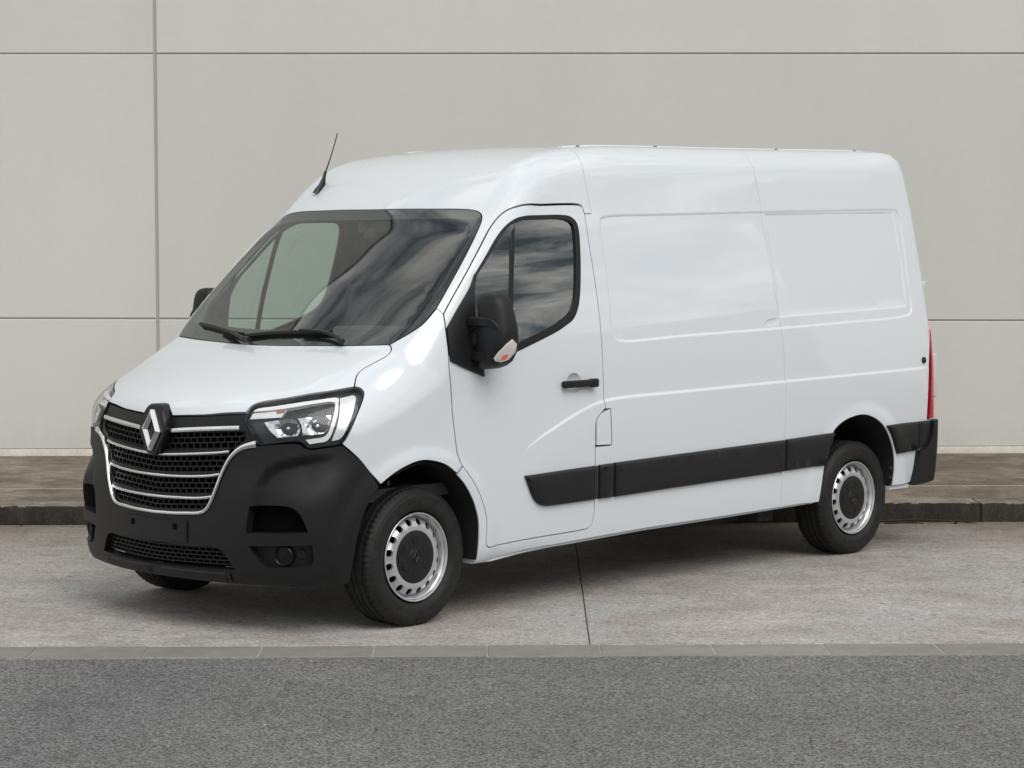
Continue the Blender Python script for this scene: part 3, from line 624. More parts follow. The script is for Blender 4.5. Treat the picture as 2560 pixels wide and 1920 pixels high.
SIDE_B=seq(rv(MIDSEAM),[(3.10,-1.0,.355)],ARCHR,[(4.2,-1,.396)],REAR_E)
pair('rear_quarter',SIDE_B,'L',M['paint'],(van,van),h=.04,gap=.0009,feats=STEPF+RECF,flange=.015)
panel('rear_doors',mirror_half([(4.58,0,.42,1),(4.5,-.955,.42,1),(4.5,-.975,1.0),(4.5,-.95,1.4),(4.5,-.885,1.8),(4.5,-.82,2.15),(4.45,-.765,2.33,1),(4.45,-.4,2.40),(4.45,0,2.41,1)]),(1,0,0),M['paint'],van,h=.06,gap=.004)
# ---- doors
WIN=[(.446,-.938,1.723,1),(.522,-.926,1.795),(.65,-.904,1.920),(.721,-.897,1.972),(.784,-.898,2.003),(.863,-.905,2.020),(.995,-.905,2.025),(1.129,-.904,2.026),(1.2,-.906,2.018),(1.238,-.911,1.991),(1.249,-.918,1.949),(1.240,-.939,1.831),(1.205,-.97,1.634),(1.175,-.983,1.544),(1.130,-.992,1.484),(1.064,-.997,1.450),(.993,-1.001,1.421),(.699,-1.011,1.332),(.557,-1.015,1.291),(.418,-1.019,1.251,1),(.393,-1.008,1.363),(.386,-.989,1.508),(.404,-.966,1.630)]
GLA=[(.456,-.943,1.719,1),(.537,-.932,1.794),(.663,-.911,1.914),(.728,-.905,1.961),(.786,-.907,1.985),(.864,-.909,1.999),(.991,-.909,2.004),(1.113,-.908,2.004),(1.173,-.91,1.996),(1.205,-.914,1.975),(1.212,-.92,1.941),(1.203,-.939,1.831),(1.170,-.967,1.65),(1.140,-.981,1.56),(1.098,-.988,1.511),(1.034,-.993,1.479),(.976,-.996,1.455),(.704,-1.007,1.372),(.561,-1.011,1.329),(.432,-1.015,1.290,1),(.414,-1.008,1.363),(.407,-.989,1.507),(.416,-.968,1.630)]
BOWL=[(1.095+.060*math.cos(2*math.pi*i/20),-1.026,1.150+.055*math.sin(2*math.pi*i/20)) for i in range(20)]
DOOR=seq(DOOR_UP,DOOR_R,DOOR_FLAP,DOOR_LOW,rv(DOOR_F),[(.192,-1.008,1.321),(.200,-.981,1.436)])
doors=pair('door',DOOR,'L',M['paint'],(van,van),h=.032,gap=.0048,holes=[WIN,BOWL],feats=STEPF,flange=.03,hole_flange=.012)
pair('door_trim',DOOR,'L',M['interior'],doors,h=.07,gap=.01,holes=[GLA],flange=0,off=-.045,step=.03)
pair('window_frame',WIN,'L',M['trim'],doors,h=.03,gap=.001,holes=[GLA],flange=.02,off=.002)
pair('window_pane',GLA,'L',M['sideglass'],doors,h=.05,gap=-.004,flange=0,off=-.008,glazing=True)
div=on_surface(np.array([(.766,-.90,1.992),(.735,-.93,1.868),(.705,-.95,1.729),(.680,-.975,1.597),(.662,-.99,1.465),(.648,-1.01,1.35)]))
div=catmull(div,6); dn=grad(div); v,f=sweep(div,dn,roundsec(.028,-.012,-.001,.004)); mesh('window_bar',v,f,M['trim'],doors[0],sharp=40)
v2,f2,_=flip_y([tuple(q) for q in v],f,[]); mesh('window_bar',v2,f2,M['trim'],doors[1],sharp=40)
def stripsec(name,out,parents,off=.026):
    # rubbing strips: bevelled slabs standing proud of the side
    base=chart_uv('L',curve(out,.02)); ring=[(0,0.0),(0,off*.55),(.006,off*.85),(.014,off)]
    v=[];f=[];n=len(base); prev=None
    for g,h in ring:
        q=inset(base,g); P=chart_lift('L',q); P=P+grad(P)*h; v+=[tuple(a) for a in P]
    for k in range(len(ring)-1):
        for i in range(n): a=k*n+i; b=k*n+(i+1)%n; f.append((a,b,b+n,a+n))
    vv,ff,_=panel_data(out,'L',h=.05,gap=ring[-1][0],off=off,flange=0,step=.02); o=len(v); v+=vv; f+=[tuple(i+o for i in t) for t in ff]
    bm=bmesh.new(); bv=[bm.verts.new(q) for q in v]
    for t in f:
        try: bm.faces.new([bv[i] for i in t])
        except ValueError: pass
    bmesh.ops.remove_doubles(bm,verts=bm.verts[:],dist=2e-4); bmesh.ops.recalc_face_normals(bm,faces=bm.faces[:])
    bm.normal_update(); me=bpy.data.meshes.new(name); bm.to_mesh(me); bm2=bm.copy()
    me.polygons.foreach_set('use_smooth',[True]*len(me.polygons)); me.set_sharp_from_angle(angle=R(50)); link(name,me,M['black'],parents[0])
    for q in bm2.verts: q.co.y=-q.co.y
    bmesh.ops.reverse_faces(bm2,faces=bm2.faces[:]); bm_mesh(name,bm2,M['black'],parents[1],50); bm.free()
Y0=-1.02
def xz(l): return [(a,Y0,b,*c) for a,b,*c in l]
stripsec('side_moulding',xz([(.712,.693,1),(.992,.702),(1.256,.708,1),(1.262,.530,1),(.93,.525),(.86,.528),(.815,.543),(.775,.580)]),doors)
stripsec('side_moulding',xz([(1.276,.709,1),(1.388,.712,1),(1.394,.531,1),(1.282,.530,1)]),(van,van))
stripsec('side_moulding',xz([(1.402,.713,1),(2.083,.727),(2.890,.742,1),(2.892,.561,1),(2.095,.546),(1.408,.531,1)]),(van,van))
stripsec('side_moulding',xz([(2.906,.744,1),(3.123,.750),(3.366,.757,1),(3.310,.66),(3.285,.572,1),(2.908,.563,1)]),(van,van))
stripsec('side_moulding',xz([(3.905,.768,1),(4.077,.771),(4.258,.771,1),(4.262,.594,1),(4.025,.592,1),(3.995,.649),(3.955,.715)]),(van,van))
pair('fuel_flap',xz([(1.366,1.001,1),(1.297,.980),(1.264,.953),(1.256,.922),(1.259,.812,1),(1.381,.809,1)]),'L',M['paint'],(van,van),h=.03,gap=.003,flange=.015,off=.001)
# door handle with its finger bowl
def bowl(side,par):
    c=np.array((1.095,-1.027,1.150)); v=[];f=[]; n=28
    rings=[(1.03,-.001),(.96,-.002),(.85,-.010),(.5,-.022),(.0,-.026)]
    for s,h in rings:
        for i in range(n): a=2*math.pi*i/n; v.append((c[0]+.060*s*math.cos(a),-float(half_width(np.array(1.095),np.array(1.15+.055*s*math.sin(a))))-h,c[2]+.055*s*math.sin(a)))
    for k in range(len(rings)-1):
        for i in range(n): a=k*n+i; b=k*n+(i+1)%n; f.append((a,b,b+n,a+n))
    if side>0: v=[(a,-b,q) for a,b,q in v]; f=[t[::-1] for t in f]
    mesh('handle_bowl',v,f,M['paint'],par,sharp=60)
for s,par in ((-1,doors[0]),(1,doors[1])):
    bowl(s,par); bm=bmesh.new(); y0,y1=sorted((s*1.034,s*1.066)); bm_box(bm,(.990,y0,1.128),(1.232,y1,1.166),.012,seg=3); bm_box(bm,(1.190,*([y0-.004] if s<0 else [y0]),1.124),(1.248,y1+(.004 if s>0 else 0),1.170),.012,seg=3)
    for a in (1.01,1.22):
        q=sorted((s*1.018,s*1.05)); bm_box(bm,(a-.012,q[0],1.134),(a+.012,q[1],1.160),.003)
    bm_mesh('door_handle',bm,M['black'],par)
# ---- windscreen with black border, cowl under it
WSO=mirror_half(seq(WS,WSB))
WSD=(-.68,0,.73)
WSG=[(.574,0,2.005,1),(.580,-.187,2.009),(.595,-.40,2.009),(.610,-.574,2.008),(.618,-.675,2.004),(.609,-.735,1.990),(.584,-.772,1.966),(.546,-.797,1.933),(.425,-.833,1.818),(.273,-.866,1.667),(.181,-.877,1.576),(.124,-.878,1.519),(.081,-.865,1.484),(.047,-.830,1.465),(.007,-.707,1.455),(-.053,-.399,1.446),(-.080,-.18,1.441),(-.085,0,1.439,1)]
ws=panel('windscreen',WSO,WSD,M['glass'],van,h=.05,gap=.006,flange=0,off=-.002)
panel('windscreen_border',WSO,WSD,M['frit'],ws,h=.03,gap=.004,holes=[mirror_half(WSG)],flange=.01,off=-.006)
# ---- front bumper
def crease_disp(P):
    y,z=np.abs(P[:,1]),P[:,2]; C=catmull([(.625,.600),(.633,.66),(.652,.745),(.705,.812),(.797,.851),(.886,.869),(.96,.872)],6)
    d=np.full(len(P),9.); s=np.zeros(len(P))
    for (a,b),(c,e) in zip(C[:-1],C[1:]):
        ex,ez=c-a,e-b; t=np.clip(((y-a)*ex+(z-b)*ez)/(ex*ex+ez*ez),0,1); q=np.hypot(y-a-t*ex,z-b-t*ez); sd_=(ex*(z-b)-ez*(y-a)); m=q<d; d=np.where(m,q,d); s=np.where(m,sd_,s)
    inside=(s<0)&(z>.50)
    dep=.030*smooth(0,.024,d)*(1-smooth(.03,.26,d))*smooth(.50,.60,z)*(1-smooth(.84,.95,y))
    lip=-.010*smooth(.255,.28,z)*0
    # ledge below the intake is set back a little
    return np.where(inside,-dep,0)+lip
INTAKE=[(-.755,-.613,.626,1),(-.727,-.699,.632),(-.698,-.780,.634),(-.674,-.829,.626),(-.654,-.856,.599),(-.636,-.873,.553),(-.624,-.882,.509,1),(-.694,-.788,.503),(-.762,-.593,.496,1),(-.759,-.602,.557)]
FOGP=[(-.755,-.606,.434,1),(-.692,-.785,.445),(-.606,-.891,.449,1),(-.596,-.886,.370),(-.605,-.875,.350),(-.684,-.775,.338),(-.713,-.699,.334),(-.726,-.669,.347),(-.742,-.637,.390)]
LOWG=[(-.847,0,.414,1),(-.846,-.10,.413),(-.829,-.278,.412),(-.807,-.400,.417),(-.797,-.447,.407),(-.768,-.523,.312,1),(-.819,-.278,.305),(-.838,0,.302,1)]
BUMPER=mirror_half(seq(rv(UO),BUMP_TOP,BUMP_SIDE,BUMP_ARCH,BUMP_BOT))
mir=lambda l:[(a,-b,c,*d) for a,b,c,*d in l]
bumper=panel('front_bumper',BUMPER,'V',M['black'],van,h=.018,gap=.003,holes=[INTAKE,mir(INTAKE),FOGP,mir(FOGP),mirror_half(LOWG)],flange=.03,hole_flange=.055,disp=crease_disp,meshnormals=True,off=.006)
pair('intake_back',INTAKE,'V',M['dark'],(bumper,bumper),h=.04,gap=-.004,flange=0,off=-.085)
pair('fog_lamp_pocket',FOGP,'V',M['black'],(bumper,bumper),h=.03,gap=-.002,flange=0,off=-.034)
panel('lower_grille_back',mirror_half(LOWG),'V',M['dark'],bumper,h=.06,gap=-.01,flange=0,off=-.075)
def frame_at(p):
    p=on_surface(np.array([p]))[0]; n=grad(p[None])[0]; t=np.cross((0,0,1),n); t/=np.linalg.norm(t); b=np.cross(n,t); return p,n,t,b
def disc_on(name,c,prof,m,par,n=32,push=0):
    """lathe (r,h) about the surface normal at c; both sides"""
    for s,pr in ((1,par[0]),(-1,par[1])):
        p,nn,t,b=frame_at(c); v=[];f=[]
        for i in range(n):
            a=2*math.pi*i/n
            for r,h in prof: q=p+nn*(h+push)+(t*math.cos(a)+b*math.sin(a))*r; v.append((q[0],q[1]*s,q[2]))
        k=len(prof)
        for i in range(n):
            j=(i+1)%n
            for e in range(k-1): f.append((i*k+e,j*k+e,j*k+e+1,i*k+e+1)[::s])
        f.append(tuple(i*k+k-1 for i in range(n))[::s]); mesh(name,v,f,m,pr,sharp=35)
disc_on('fog_lamp',(-.690,-.772,.393),[(.052,-.034),(.050,-.012),(.046,-.008),(.042,-.012),(.040,-.020),(.0,-.016)],M['trim'],(bumper,bumper))
disc_on('tow_eye_cover',(-.640,-.848,.400),[(.022,-.034),(.021,-.024),(.0,-.024)],M['black'],(bumper,bumper))
# mesh in the lower opening, plate mount, lower lip
def lattice(name,rowz,ymax,cell,th,depth,off,par,m,slope=.06,y0=.3,skip=None,zrange=None):
    bm=bmesh.new()
    def pt(y,z):
        return (0,-y,z)
    def strip(pts,w_,vert):
        P=front_pts(pts); N=grad(P); sec=[(-w_/2,off-depth),(-w_/2,off),(w_/2,off),(w_/2,off-depth)]; v,f=sweep(P,N,sec); b=[bm.verts.new(q) for q in v]
        for t in f: bm.faces.new([b[i] for i in t])
    zf=lambda z,y:z+slope*(abs(y)-y0)
    for g in rowz:
        for z in g:
            ym=ymax(z); ys=np.linspace(-ym,ym,max(6,int(ym/.05)*2)); strip([(y,zf(z,y)) for y in ys],th,False)
        for r,(za,zb) in enumerate(zip(g[:-1],g[1:])):
            ym=min(ymax(za),ymax(zb)); k=int(ym/cell)+1
            for i in range(-k,k+1):
                y=(i+(.5 if r%2 else 0))*cell
                if abs(y)<ym: strip([(y,zf(za,y)),(y,zf(zb,y))],th*.9,True)
    bmesh.ops.recalc_face_normals(bm,faces=bm.faces[:]); return bm_mesh(name,bm,m,par,30)
def front_pts(yz):
    yz=np.array(yz,float); n=len(yz); o=np.stack([np.full(n,-2.5),yz[:,0],yz[:,1]],-1); P,ok=march(o,np.tile([1.,0,0],(n,1)),0,2.6,18,60); return P
lg=lattice('lower_grille_mesh',[[.400,.380,.360,.340,.322]],lambda z:.43+(.40-z)*.75,.042,.006,.02,-.020,bumper,M['black'],slope=.02,y0=0)
lg['kind']='stuff'
PLATE=mirror_half([(-.847,0,.528,1),(-.835,-.245,.534,1),(-.834,-.243,.428,1),(-.846,0,.420,1)])
pm=panel('plate_mount',PLATE,'V',M['black'],bumper,h=.05,gap=.0,flange=.02,off=.014)
for y in (-.165,.165):
    P=front_pts([(y,.500)])[0]; box('plate_hole_shade',(P[0]-.0168,y-.014,.486),(P[0]-.004,y+.014,.514),M['dark'],pm,.0)  # near-black block standing proud, its colour painting the shade inside a hole
lip=curve([(-.842,0,.272,1),(-.828,-.18,.271),(-.800,-.36,.272),(-.765,-.49,.276,1)],.03,False); lip=on_surface(np.vstack([lip,[(a,-b,c) for a,b,c in lip[::-1]][1:]])); ln=grad(lip)
lk=np.abs(np.linspace(-1,1,len(lip))); lip=lip-ln*(.034*smooth(.90,1.0,lk))[:,None]
v,f=sweep(lip,ln,roundsec(.050,-.012,.013,.010)); mesh('bumper_lip',v,f,M['black'],bumper,sharp=40)
# ---- grille
GRI=mirror_half(seq(rv(HOODLIP),[(-.717,-.545,1.069,1),(-.735,-.549,1.034,1),(-.734,-.581,.994),(-.715,-.645,.919,1)],UO))
MESHR=[(-.84,0,.953,1),(-.83,-.114,.955),(-.80,-.337,.968),(-.76,-.500,.979),(-.742,-.556,.980,1),(-.742,-.562,.945),(-.755,-.510,.905),(-.768,-.482,.862),(-.778,-.455,.81),(-.79,-.432,.75),(-.80,-.412,.69),(-.81,-.386,.632),(-.82,-.345,.598),(-.83,-.25,.590),(-.845,0,.580,1)]
grille=panel('grille',GRI,'V',M['black'],van,h=.03,gap=.003,holes=[mirror_half(MESHR)],flange=.02,hole_flange=.04,off=-.012)
panel('grille_back',GRI,'V',M['dark'],grille,h=.06,gap=.006,flange=0,off=-.06)
def ymx(z): return float(np.interp(z,[.58,.60,.63,.69,.75,.81,.86,.905,.945,.99],[.285,.35,.385,.41,.432,.455,.485,.52,.565,.565]))
gm=lattice('grille_mesh',[[.967,.941,.915,.886],[.853,.827,.800,.774],[.747,.721,.694,.669],[.641,.616,.593]],ymx,.042,.0065,.022,-.018,grille,M['black']); gm['kind']='stuff'
def swept(name,half,sec,m,par,off=0,scale=None,both=True):
    P=catmull(half,6); P=np.vstack([P,[(a,-b,c) for a,b,c in P[::-1]][1:]]) if both else P
    P=on_surface(P); N=grad(P); P=P+N*off; v,f=sweep(P,N,sec,scale=scale); return mesh(name,v,f,m,par,sharp=40)
B0=[(-.83,-.108,.966),(-.818,-.227,.976),(-.799,-.337,.984),(-.776,-.440,.991),(-.748,-.534,.996)]
for s in (1,-1):
    P=on_surface(np.array([(a,b*s,c) for a,b,c in catmull(B0,6)])); N=grad(P); v,f=sweep(P,N,roundsec(.023,-.02,.006,.006)); v=[tuple(q) for q in v]; 
    if s<0: f=[t[::-1] for t in f]
    mesh('chrome_bar',v,f,M['chrome'],grille,sharp=40)
for hb in ([(-.770,-.482,.881),(-.788,-.420,.873),(-.810,-.316,.864),(-.828,-.204,.856),(-.838,-.082,.849),(-.840,0,.847)],[(-.791,-.433,.770),(-.805,-.375,.760),(-.824,-.266,.751),(-.837,-.147,.746),(-.842,-.051,.744),(-.843,0,.744)],[(-.806,-.402,.661),(-.820,-.327,.650),(-.829,-.270,.646),(-.841,-.151,.642),(-.846,-.055,.640),(-.846,0,.640)]):
    swept('chrome_bar',hb,roundsec(.013,-.03,.004,.004),M['chrome'],grille)
    swept('bar_ledge',[(a,b,c+.0125) for a,b,c in hb],roundsec(.014,-.03,-.006,.003),M['black'],grille)
um=[tuple((np.array(a)+np.array(b))/2) for a,b in zip([(-.717,-.640,.911),(-.732,-.600,.904),(-.747,-.560,.892),(-.758,-.528,.870),(-.769,-.496,.835),(-.778,-.474,.797),(-.788,-.453,.750),(-.798,-.432,.694),(-.806,-.408,.643),(-.812,-.382,.603),(-.818,-.350,.578),(-.827,-.300,.566),(-.835,-.230,.561),(-.843,-.153,.556),(-.849,0,.552)],UI)]
Pn=len(catmull(um,6))*2-1; tt=np.abs(np.linspace(-1,1,Pn)); sc_=.72+.75*np.clip((tt-.55)/.45,0,1)**2
swept('chrome_surround',um,roundsec(.024,-.02,.018,.008),M['chrome'],grille,scale=sc_)
# emblem: black shield and faceted open rhombus
def extr(name,yz,base,h,bev,m,par):
    """closed (y,z) outline standing out from the front surface by h with a bevel"""
    yz=np.array(yz); v=[];f=[];n=len(yz); c=yz.mean(0)
    for s,hh in ((1.0,base),(1.0,h-bev),(1-bev/np.abs(yz-c).max(),h)):
        q=c+(yz-c)*s; x=-.828+.018*0; 
        for y,z in q: v.append((xf(z)-hh,y,z))
    for k in range(2):
        for i in range(n): a=k*n+i; b=k*n+(i+1)%n; f.append((a,b,b+n,a+n))
    f.append(tuple(2*n+i for i in range(n))); bm=bmesh.new(); bv=[bm.verts.new(q) for q in v]; [bm.faces.new([bv[i] for i in t]) for t in f]; bmesh.ops.recalc_face_normals(bm,faces=bm.faces[:]); return bm_mesh(name,bm,m,par,30)
def xf(z): return float(np.interp(z,[.82,.90,1.0,1.06,1.10],[-.842,-.838,-.830,-.822,-.815]))
hb_=[(0,1.094),(.034,1.092),(.055,1.082),(.075,1.058),(.097,1.015),(.104,.985),(.102,.955),(.090,.925),(.042,.852),(.026,.842),(0,.840)]
extr('emblem_shield',hb_+[(-y,z) for y,z in hb_[::-1][1:-1]],-.06,.030,.010,M['trim'],grille)
def emblem(name,cy,zc,s,x0,par,m,push=lambda z:0,ax=None):
    # outer, ridge and inner rhombus rings; flat facets
    outer=[(.016,.100),(.075,.006),(.016,-.100),(-.016,-.100),(-.075,-.006),(-.016,.100)]
    ridge=[(.004,.082),(.050,.003),(.004,-.082),(-.004,-.082),(-.050,-.003),(-.004,.082)]
    inner=[(.002,.052),(.0285,.0),(.002,-.052),(-.002,-.052),(-.0285,.0),(-.002,.052)]
    v=[]
    for ring,h in ((outer,0),(outer,.006),(ridge,.018),(inner,.004),(inner,0)):
        for y,z in ring: v.append(ax(y*s,z*s,h*s))
    f=[]
    for k in range(4):
        for i in range(6): a=k*6+i; b=k*6+(i+1)%6; f.append((a,b,b+6,a+6))
    bm=bmesh.new(); bv=[bm.verts.new(q) for q in v]; [bm.faces.new([bv[i] for i in t]) for t in f]; bmesh.ops.recalc_face_normals(bm,faces=bm.faces[:])
    return bm,m
bm,_=emblem('e',0,0,1,0,None,None,ax=lambda y,z,h:(xf(.965+z)-.031-h,y,.965+z)); bm_mesh('emblem',bm,M['chrome'],grille,5)
# ---- headlights
HD=(-.72,-.62,.32)
heads=pair('headlight',HEAD,HD,M['lens'],(van,van),h=.03,gap=.003,flange=0,off=.001)
def shrink(l,g): return l
DRL=[(-.702,-.572,1.079,1),(-.687,-.579,1.092),(-.637,-.662,1.109),(-.582,-.738,1.124),(-.511,-.807,1.137),(-.456,-.844,1.145),(-.422,-.864,1.148),(-.412,-.874,1.143),(-.425,-.887,1.124),(-.448,-.909,1.080),(-.477,-.924,1.033),(-.500,-.926,.985),(-.509,-.921,.960),(-.520,-.913,.943),(-.533,-.904,.935),(-.561,-.881,.930),(-.588,-.856,.924,1),(-.603,-.841,.946,1),(-.575,-.868,.952),(-.546,-.894,.957),(-.530,-.906,.965),(-.519,-.913,.981),(-.504,-.916,1.018),(-.474,-.904,1.068),(-.448,-.886,1.110),(-.443,-.876,1.124),(-.457,-.863,1.128),(-.524,-.821,1.120),(-.599,-.758,1.105),(-.651,-.678,1.091)]
BLK=[(-.406,-.873,1.146,1),(-.364,-.889,1.154),(-.340,-.899,1.158),(-.333,-.910,1.149),(-.358,-.930,1.110),(-.404,-.952,1.041),(-.451,-.954,.968),(-.472,-.944,.946),(-.506,-.923,.938,1),(-.500,-.926,.955),(-.481,-.934,1.005),(-.452,-.920,1.061),(-.427,-.897,1.111)]
TURN=[(-.706,-.571,1.075,1),(-.671,-.642,1.085),(-.621,-.727,1.100,1),(-.661,-.725,1.058,1),(-.697,-.646,1.050),(-.727,-.567,1.042,1)]
RF1=[(-.703,-.651,1.029,1),(-.674,-.715,1.043),(-.631,-.785,1.052,1),(-.623,-.805,1.038),(-.619,-.818,1.012),(-.619,-.820,.986),(-.628,-.812,.963,1),(-.656,-.773,.958),(-.683,-.725,.953,1),(-.698,-.682,.990)]
RF2=[(-.619,-.800,1.053,1),(-.555,-.856,1.062),(-.484,-.899,1.068,1),(-.499,-.910,1.037),(-.515,-.914,.999),(-.530,-.905,.979),(-.570,-.873,.970),(-.612,-.831,.966,1),(-.613,-.828,.999),(-.615,-.816,1.032)]
hole_in=[tuple(q)+((1,) if i in (0,25) else ()) for i,q in enumerate([p[:3] for p in HEAD])]
# inner edge of the black rim: the outline pulled in
def pull(l,k=.93):
    c=np.mean([p[:3] for p in l],0); return l
_u=inset(chart_uv(HD,curve(HEAD,.014)),.0075); _rim=[tuple(q)+(() ) for q in chart_lift(HD,_u[::2])]
pair('lamp_rim',HEAD,HD,M['trim'],heads,h=.02,gap=.003,holes=[_rim],flange=.03,hole_flange=.03,off=-.003)
pair('lamp_housing',HEAD,HD,M['lampdark'],heads,h=.05,gap=.004,flange=0,off=-.030)
pair('light_guide',DRL,HD,M['drl'],heads,h=.02,gap=.001,flange=.02,off=-.010)
pair('side_block',BLK,HD,M['lampblock'],heads,h=.02,gap=.001,flange=.015,off=-.014)
pair('turn_signal',TURN,HD,M['lampblock'],heads,h=.02,gap=.001,flange=.01,off=-.018)
pair('turn_bulb',[(-.648,-.672,1.089,1),(-.622,-.722,1.097,1),(-.634,-.728,1.083,1),(-.652,-.690,1.070,1)],HD,M['amber'],heads,h=.02,gap=.002,flange=.004,off=-.015)
def facet(name,out,depth,cx):
    # faceted reflector bowl: flat-shaded strips
    v,f,n=panel_data(out,HD,h=.017,gap=.001,flange=.01,off=-.014,disp=dish(out,depth,cx),step=.014)
    mesh(name,v,f,M['reflector'],heads[0],False); v,f,n=flip_y(v,f,n); mesh(name,v,f,M['reflector'],heads[1],False)
def dish(outline,depth,cx):
    c=np.array(cx)
    def d(P):
        r=np.linalg.norm((P-c)*np.array([1,1,1.35]),axis=1); return -depth*(1-smooth(.0,.075,r))
    return d
facet('reflector',RF1,.050,(-.645,-.768,1.0))
facet('reflector',RF2,.050,(-.540,-.880,1.015))
disc_on('bulb',(-.648,-.765,1.0),[(.013,-.06),(.012,-.034),(.008,-.026),(.0,-.024)],M['chrome'],heads,20)
disc_on('bulb',(-.552,-.873,1.012),[(.013,-.06),(.012,-.034),(.008,-.026),(.0,-.024)],M['chrome'],heads,20)
# ---- wheels
def make_wheel():
    # local frame: y outwards is negative; hub at the origin
    RT=.343; prof=[(.222,.085),(.250,.108),(.290,.114),(.318,.108),(.333,.098)]
    # tread with four grooves
    g=[]; ys=[.098,.070,.062,.062,.054,.026,.020,.020,.014,-.014,-.020,-.020,-.026,-.054,-.062,-.062,-.070,-.098]
    tread=[(.334,.096),(.3415,.086),(.3425,.064),(.333,.0625),(.333,.0555),(.343,.054),(.343,.022),(.334,.0205),(.334,.0135),(.3435,.012),(.3435,-.012),(.334,-.0135),(.334,-.0205),(.343,-.022),(.343,-.054),(.333,-.0555),(.333,-.0625),(.3425,-.064),(.3415,-.086),(.334,-.097)]
    side=[(.326,-.103),(.318,-.108),(.3165,-.1105),(.305,-.1125),(.302,-.1145),(.290,-.1150),(.268,-.1135),(.262,-.1140),(.250,-.1100),(.240,-.1055),(.233,-.098),(.226,-.090),(.222,-.080)]
    P=prof[:-1]+tread+side; n=216; v,f=lathe(P,n); k=len(P); V=np.array(v).reshape(n,k,3)
    sh=[i for i,(r,y) in enumerate(P) if (.3405<r<.3445) and abs(y)>.063] ; mid=[i for i,(r,y) in enumerate(P) if r>.3424 and abs(y)<.063]
    for i in range(n):
        if i%3==0:
            for s in sh+[j for j,(r,y) in enumerate(P) if .330<r<.336 and abs(y)>.09]: V[i,s]*=np.array([.985,1,.985])
        if i%3==0:
            for s in mid: V[i,s,1]+=.0028
    tyre=mesh('tyre',V.reshape(-1,3),f,M['rubber'],None,sharp=28)
    # raised letters on the sidewall, bent round the wheel
    cu=bpy.data.curves.new('letters','FONT'); cu.body='VAN'; cu.size=.034; cu.extrude=.0012; cu.align_x='CENTER'; cu.shear=.25
    to=bpy.data.objects.new('letters',cu); COL.objects.link(to); dg=bpy.context.evaluated_depsgraph_get(); tm=bpy.data.meshes.new_from_object(to.evaluated_get(dg)); bpy.data.objects.remove(to)
    for q in tm.vertices:
        a=-q.co.x*1.6/.285+math.pi/2+.10; r=.270+q.co.y; h=q.co.z; q.co=Vector((r*math.cos(a),-.1146-h,r*math.sin(a)))
    lt_=link('tyre_lettering',tm,M['rubber'])
    # steel rim: lip, barrel, dished face with round holes
    rp=[(.214,.09),(.205,.06),(.198,.0),(.196,-.05),(.200,-.074),(.206,-.084),(.214,-.090),(.2195,-.0945),(.2200,-.098),(.2180,-.1005),(.2135,-.0995),(.2115,-.096),(.2085,-.088),(.206,-.070),(.204,-.052),(.2005,-.036)]
    v,f=lathe(rp,96); V=[tuple(q) for q in v]; F_=list(f)
    def yr(r): return np.interp(r,[.10,.125,.140,.150,.162,.176,.190,.201],[-.082,-.086,-.088,-.088,-.085,-.077,-.063,-.044])
    NH=16; th=np.linspace(0,2*math.pi,97)[:-1]; out=np.stack([.201*np.cos(th),.201*np.sin(th)],-1); inn=np.stack([.105*np.cos(th),.105*np.sin(th)],-1)
    hs=[]
    for i in range(NH):
        a=2*math.pi*(i+.5)/NH; c=.1725*np.array([math.cos(a),math.sin(a)]); t=np.linspace(0,2*math.pi,19)[:-1]; hs.append(c+.0172*np.stack([np.cos(t),np.sin(t)],-1))
    G=np.array([(r*math.cos(a),r*math.sin(a)) for r in (.115,.125,.133,.140,.148,.196) for a in th[::2]])
    pts=[out,inn]+hs+[G]; E=[];b=0
    for q in pts[:-1]: m_=len(q); E+=[(b+i,b+(i+1)%m_) for i in range(m_)]; b+=m_
    A=np.vstack(pts); r=delaunay_2d_cdt([Vector((float(x),float(y))) for x,y in A],E,[],0,1e-7)
    VV=np.array([(q.x,q.y) for q in r[0]]); T=np.array(r[2]); C=VV[T].mean(1); rr=np.hypot(C[:,0],C[:,1]); ok=(rr<.201)&(rr>.105)
    for q in hs: ok&=poly_sd(C[:,0],C[:,1],q)>0
    o=len(V); V+=[(x,float(yr(math.hypot(x,y))),y) for x,y in VV]
    for t in T[ok]: F_.append(tuple(int(i)+o for i in t))
    for q in hs:
        o=len(V); m_=len(q)
        for d in (0,.012): V+=[(x,float(yr(math.hypot(x,y)))+d,y) for x,y in q]
        F_+=[(o+i,o+(i+1)%m_,o+m_+(i+1)%m_,o+m_+i) for i in range(m_)]
    bm=bmesh.new(); bv=[bm.verts.new(q) for q in V]
    for t in F_:
        try: bm.faces.new([bv[i] for i in t])
        except ValueError: pass
    bmesh.ops.recalc_face_normals(bm,faces=bm.faces[:]); rim=bm_mesh('wheel',bm,M['silver'],None,40)
    # plastic centre cap with six raised pads and a small rhombus
    cp=[(.138,-.066),(.1405,-.078),(.138,-.084),(.130,-.0875),(.100,-.0905),(.065,-.0925),(.043,-.094),(.0405,-.0965),(.037,-.097),(.0355,-.0945),(.0,-.0945)]
    v,f=lathe(cp,72); bm=bmesh.new(); bv=[bm.verts.new(q) for q in v]
    for t in f:
        try: bm.faces.new([bv[i] for i in t])
        except ValueError: pass
    bmesh.ops.remove_doubles(bm,verts=bm.verts[:],dist=1e-5)
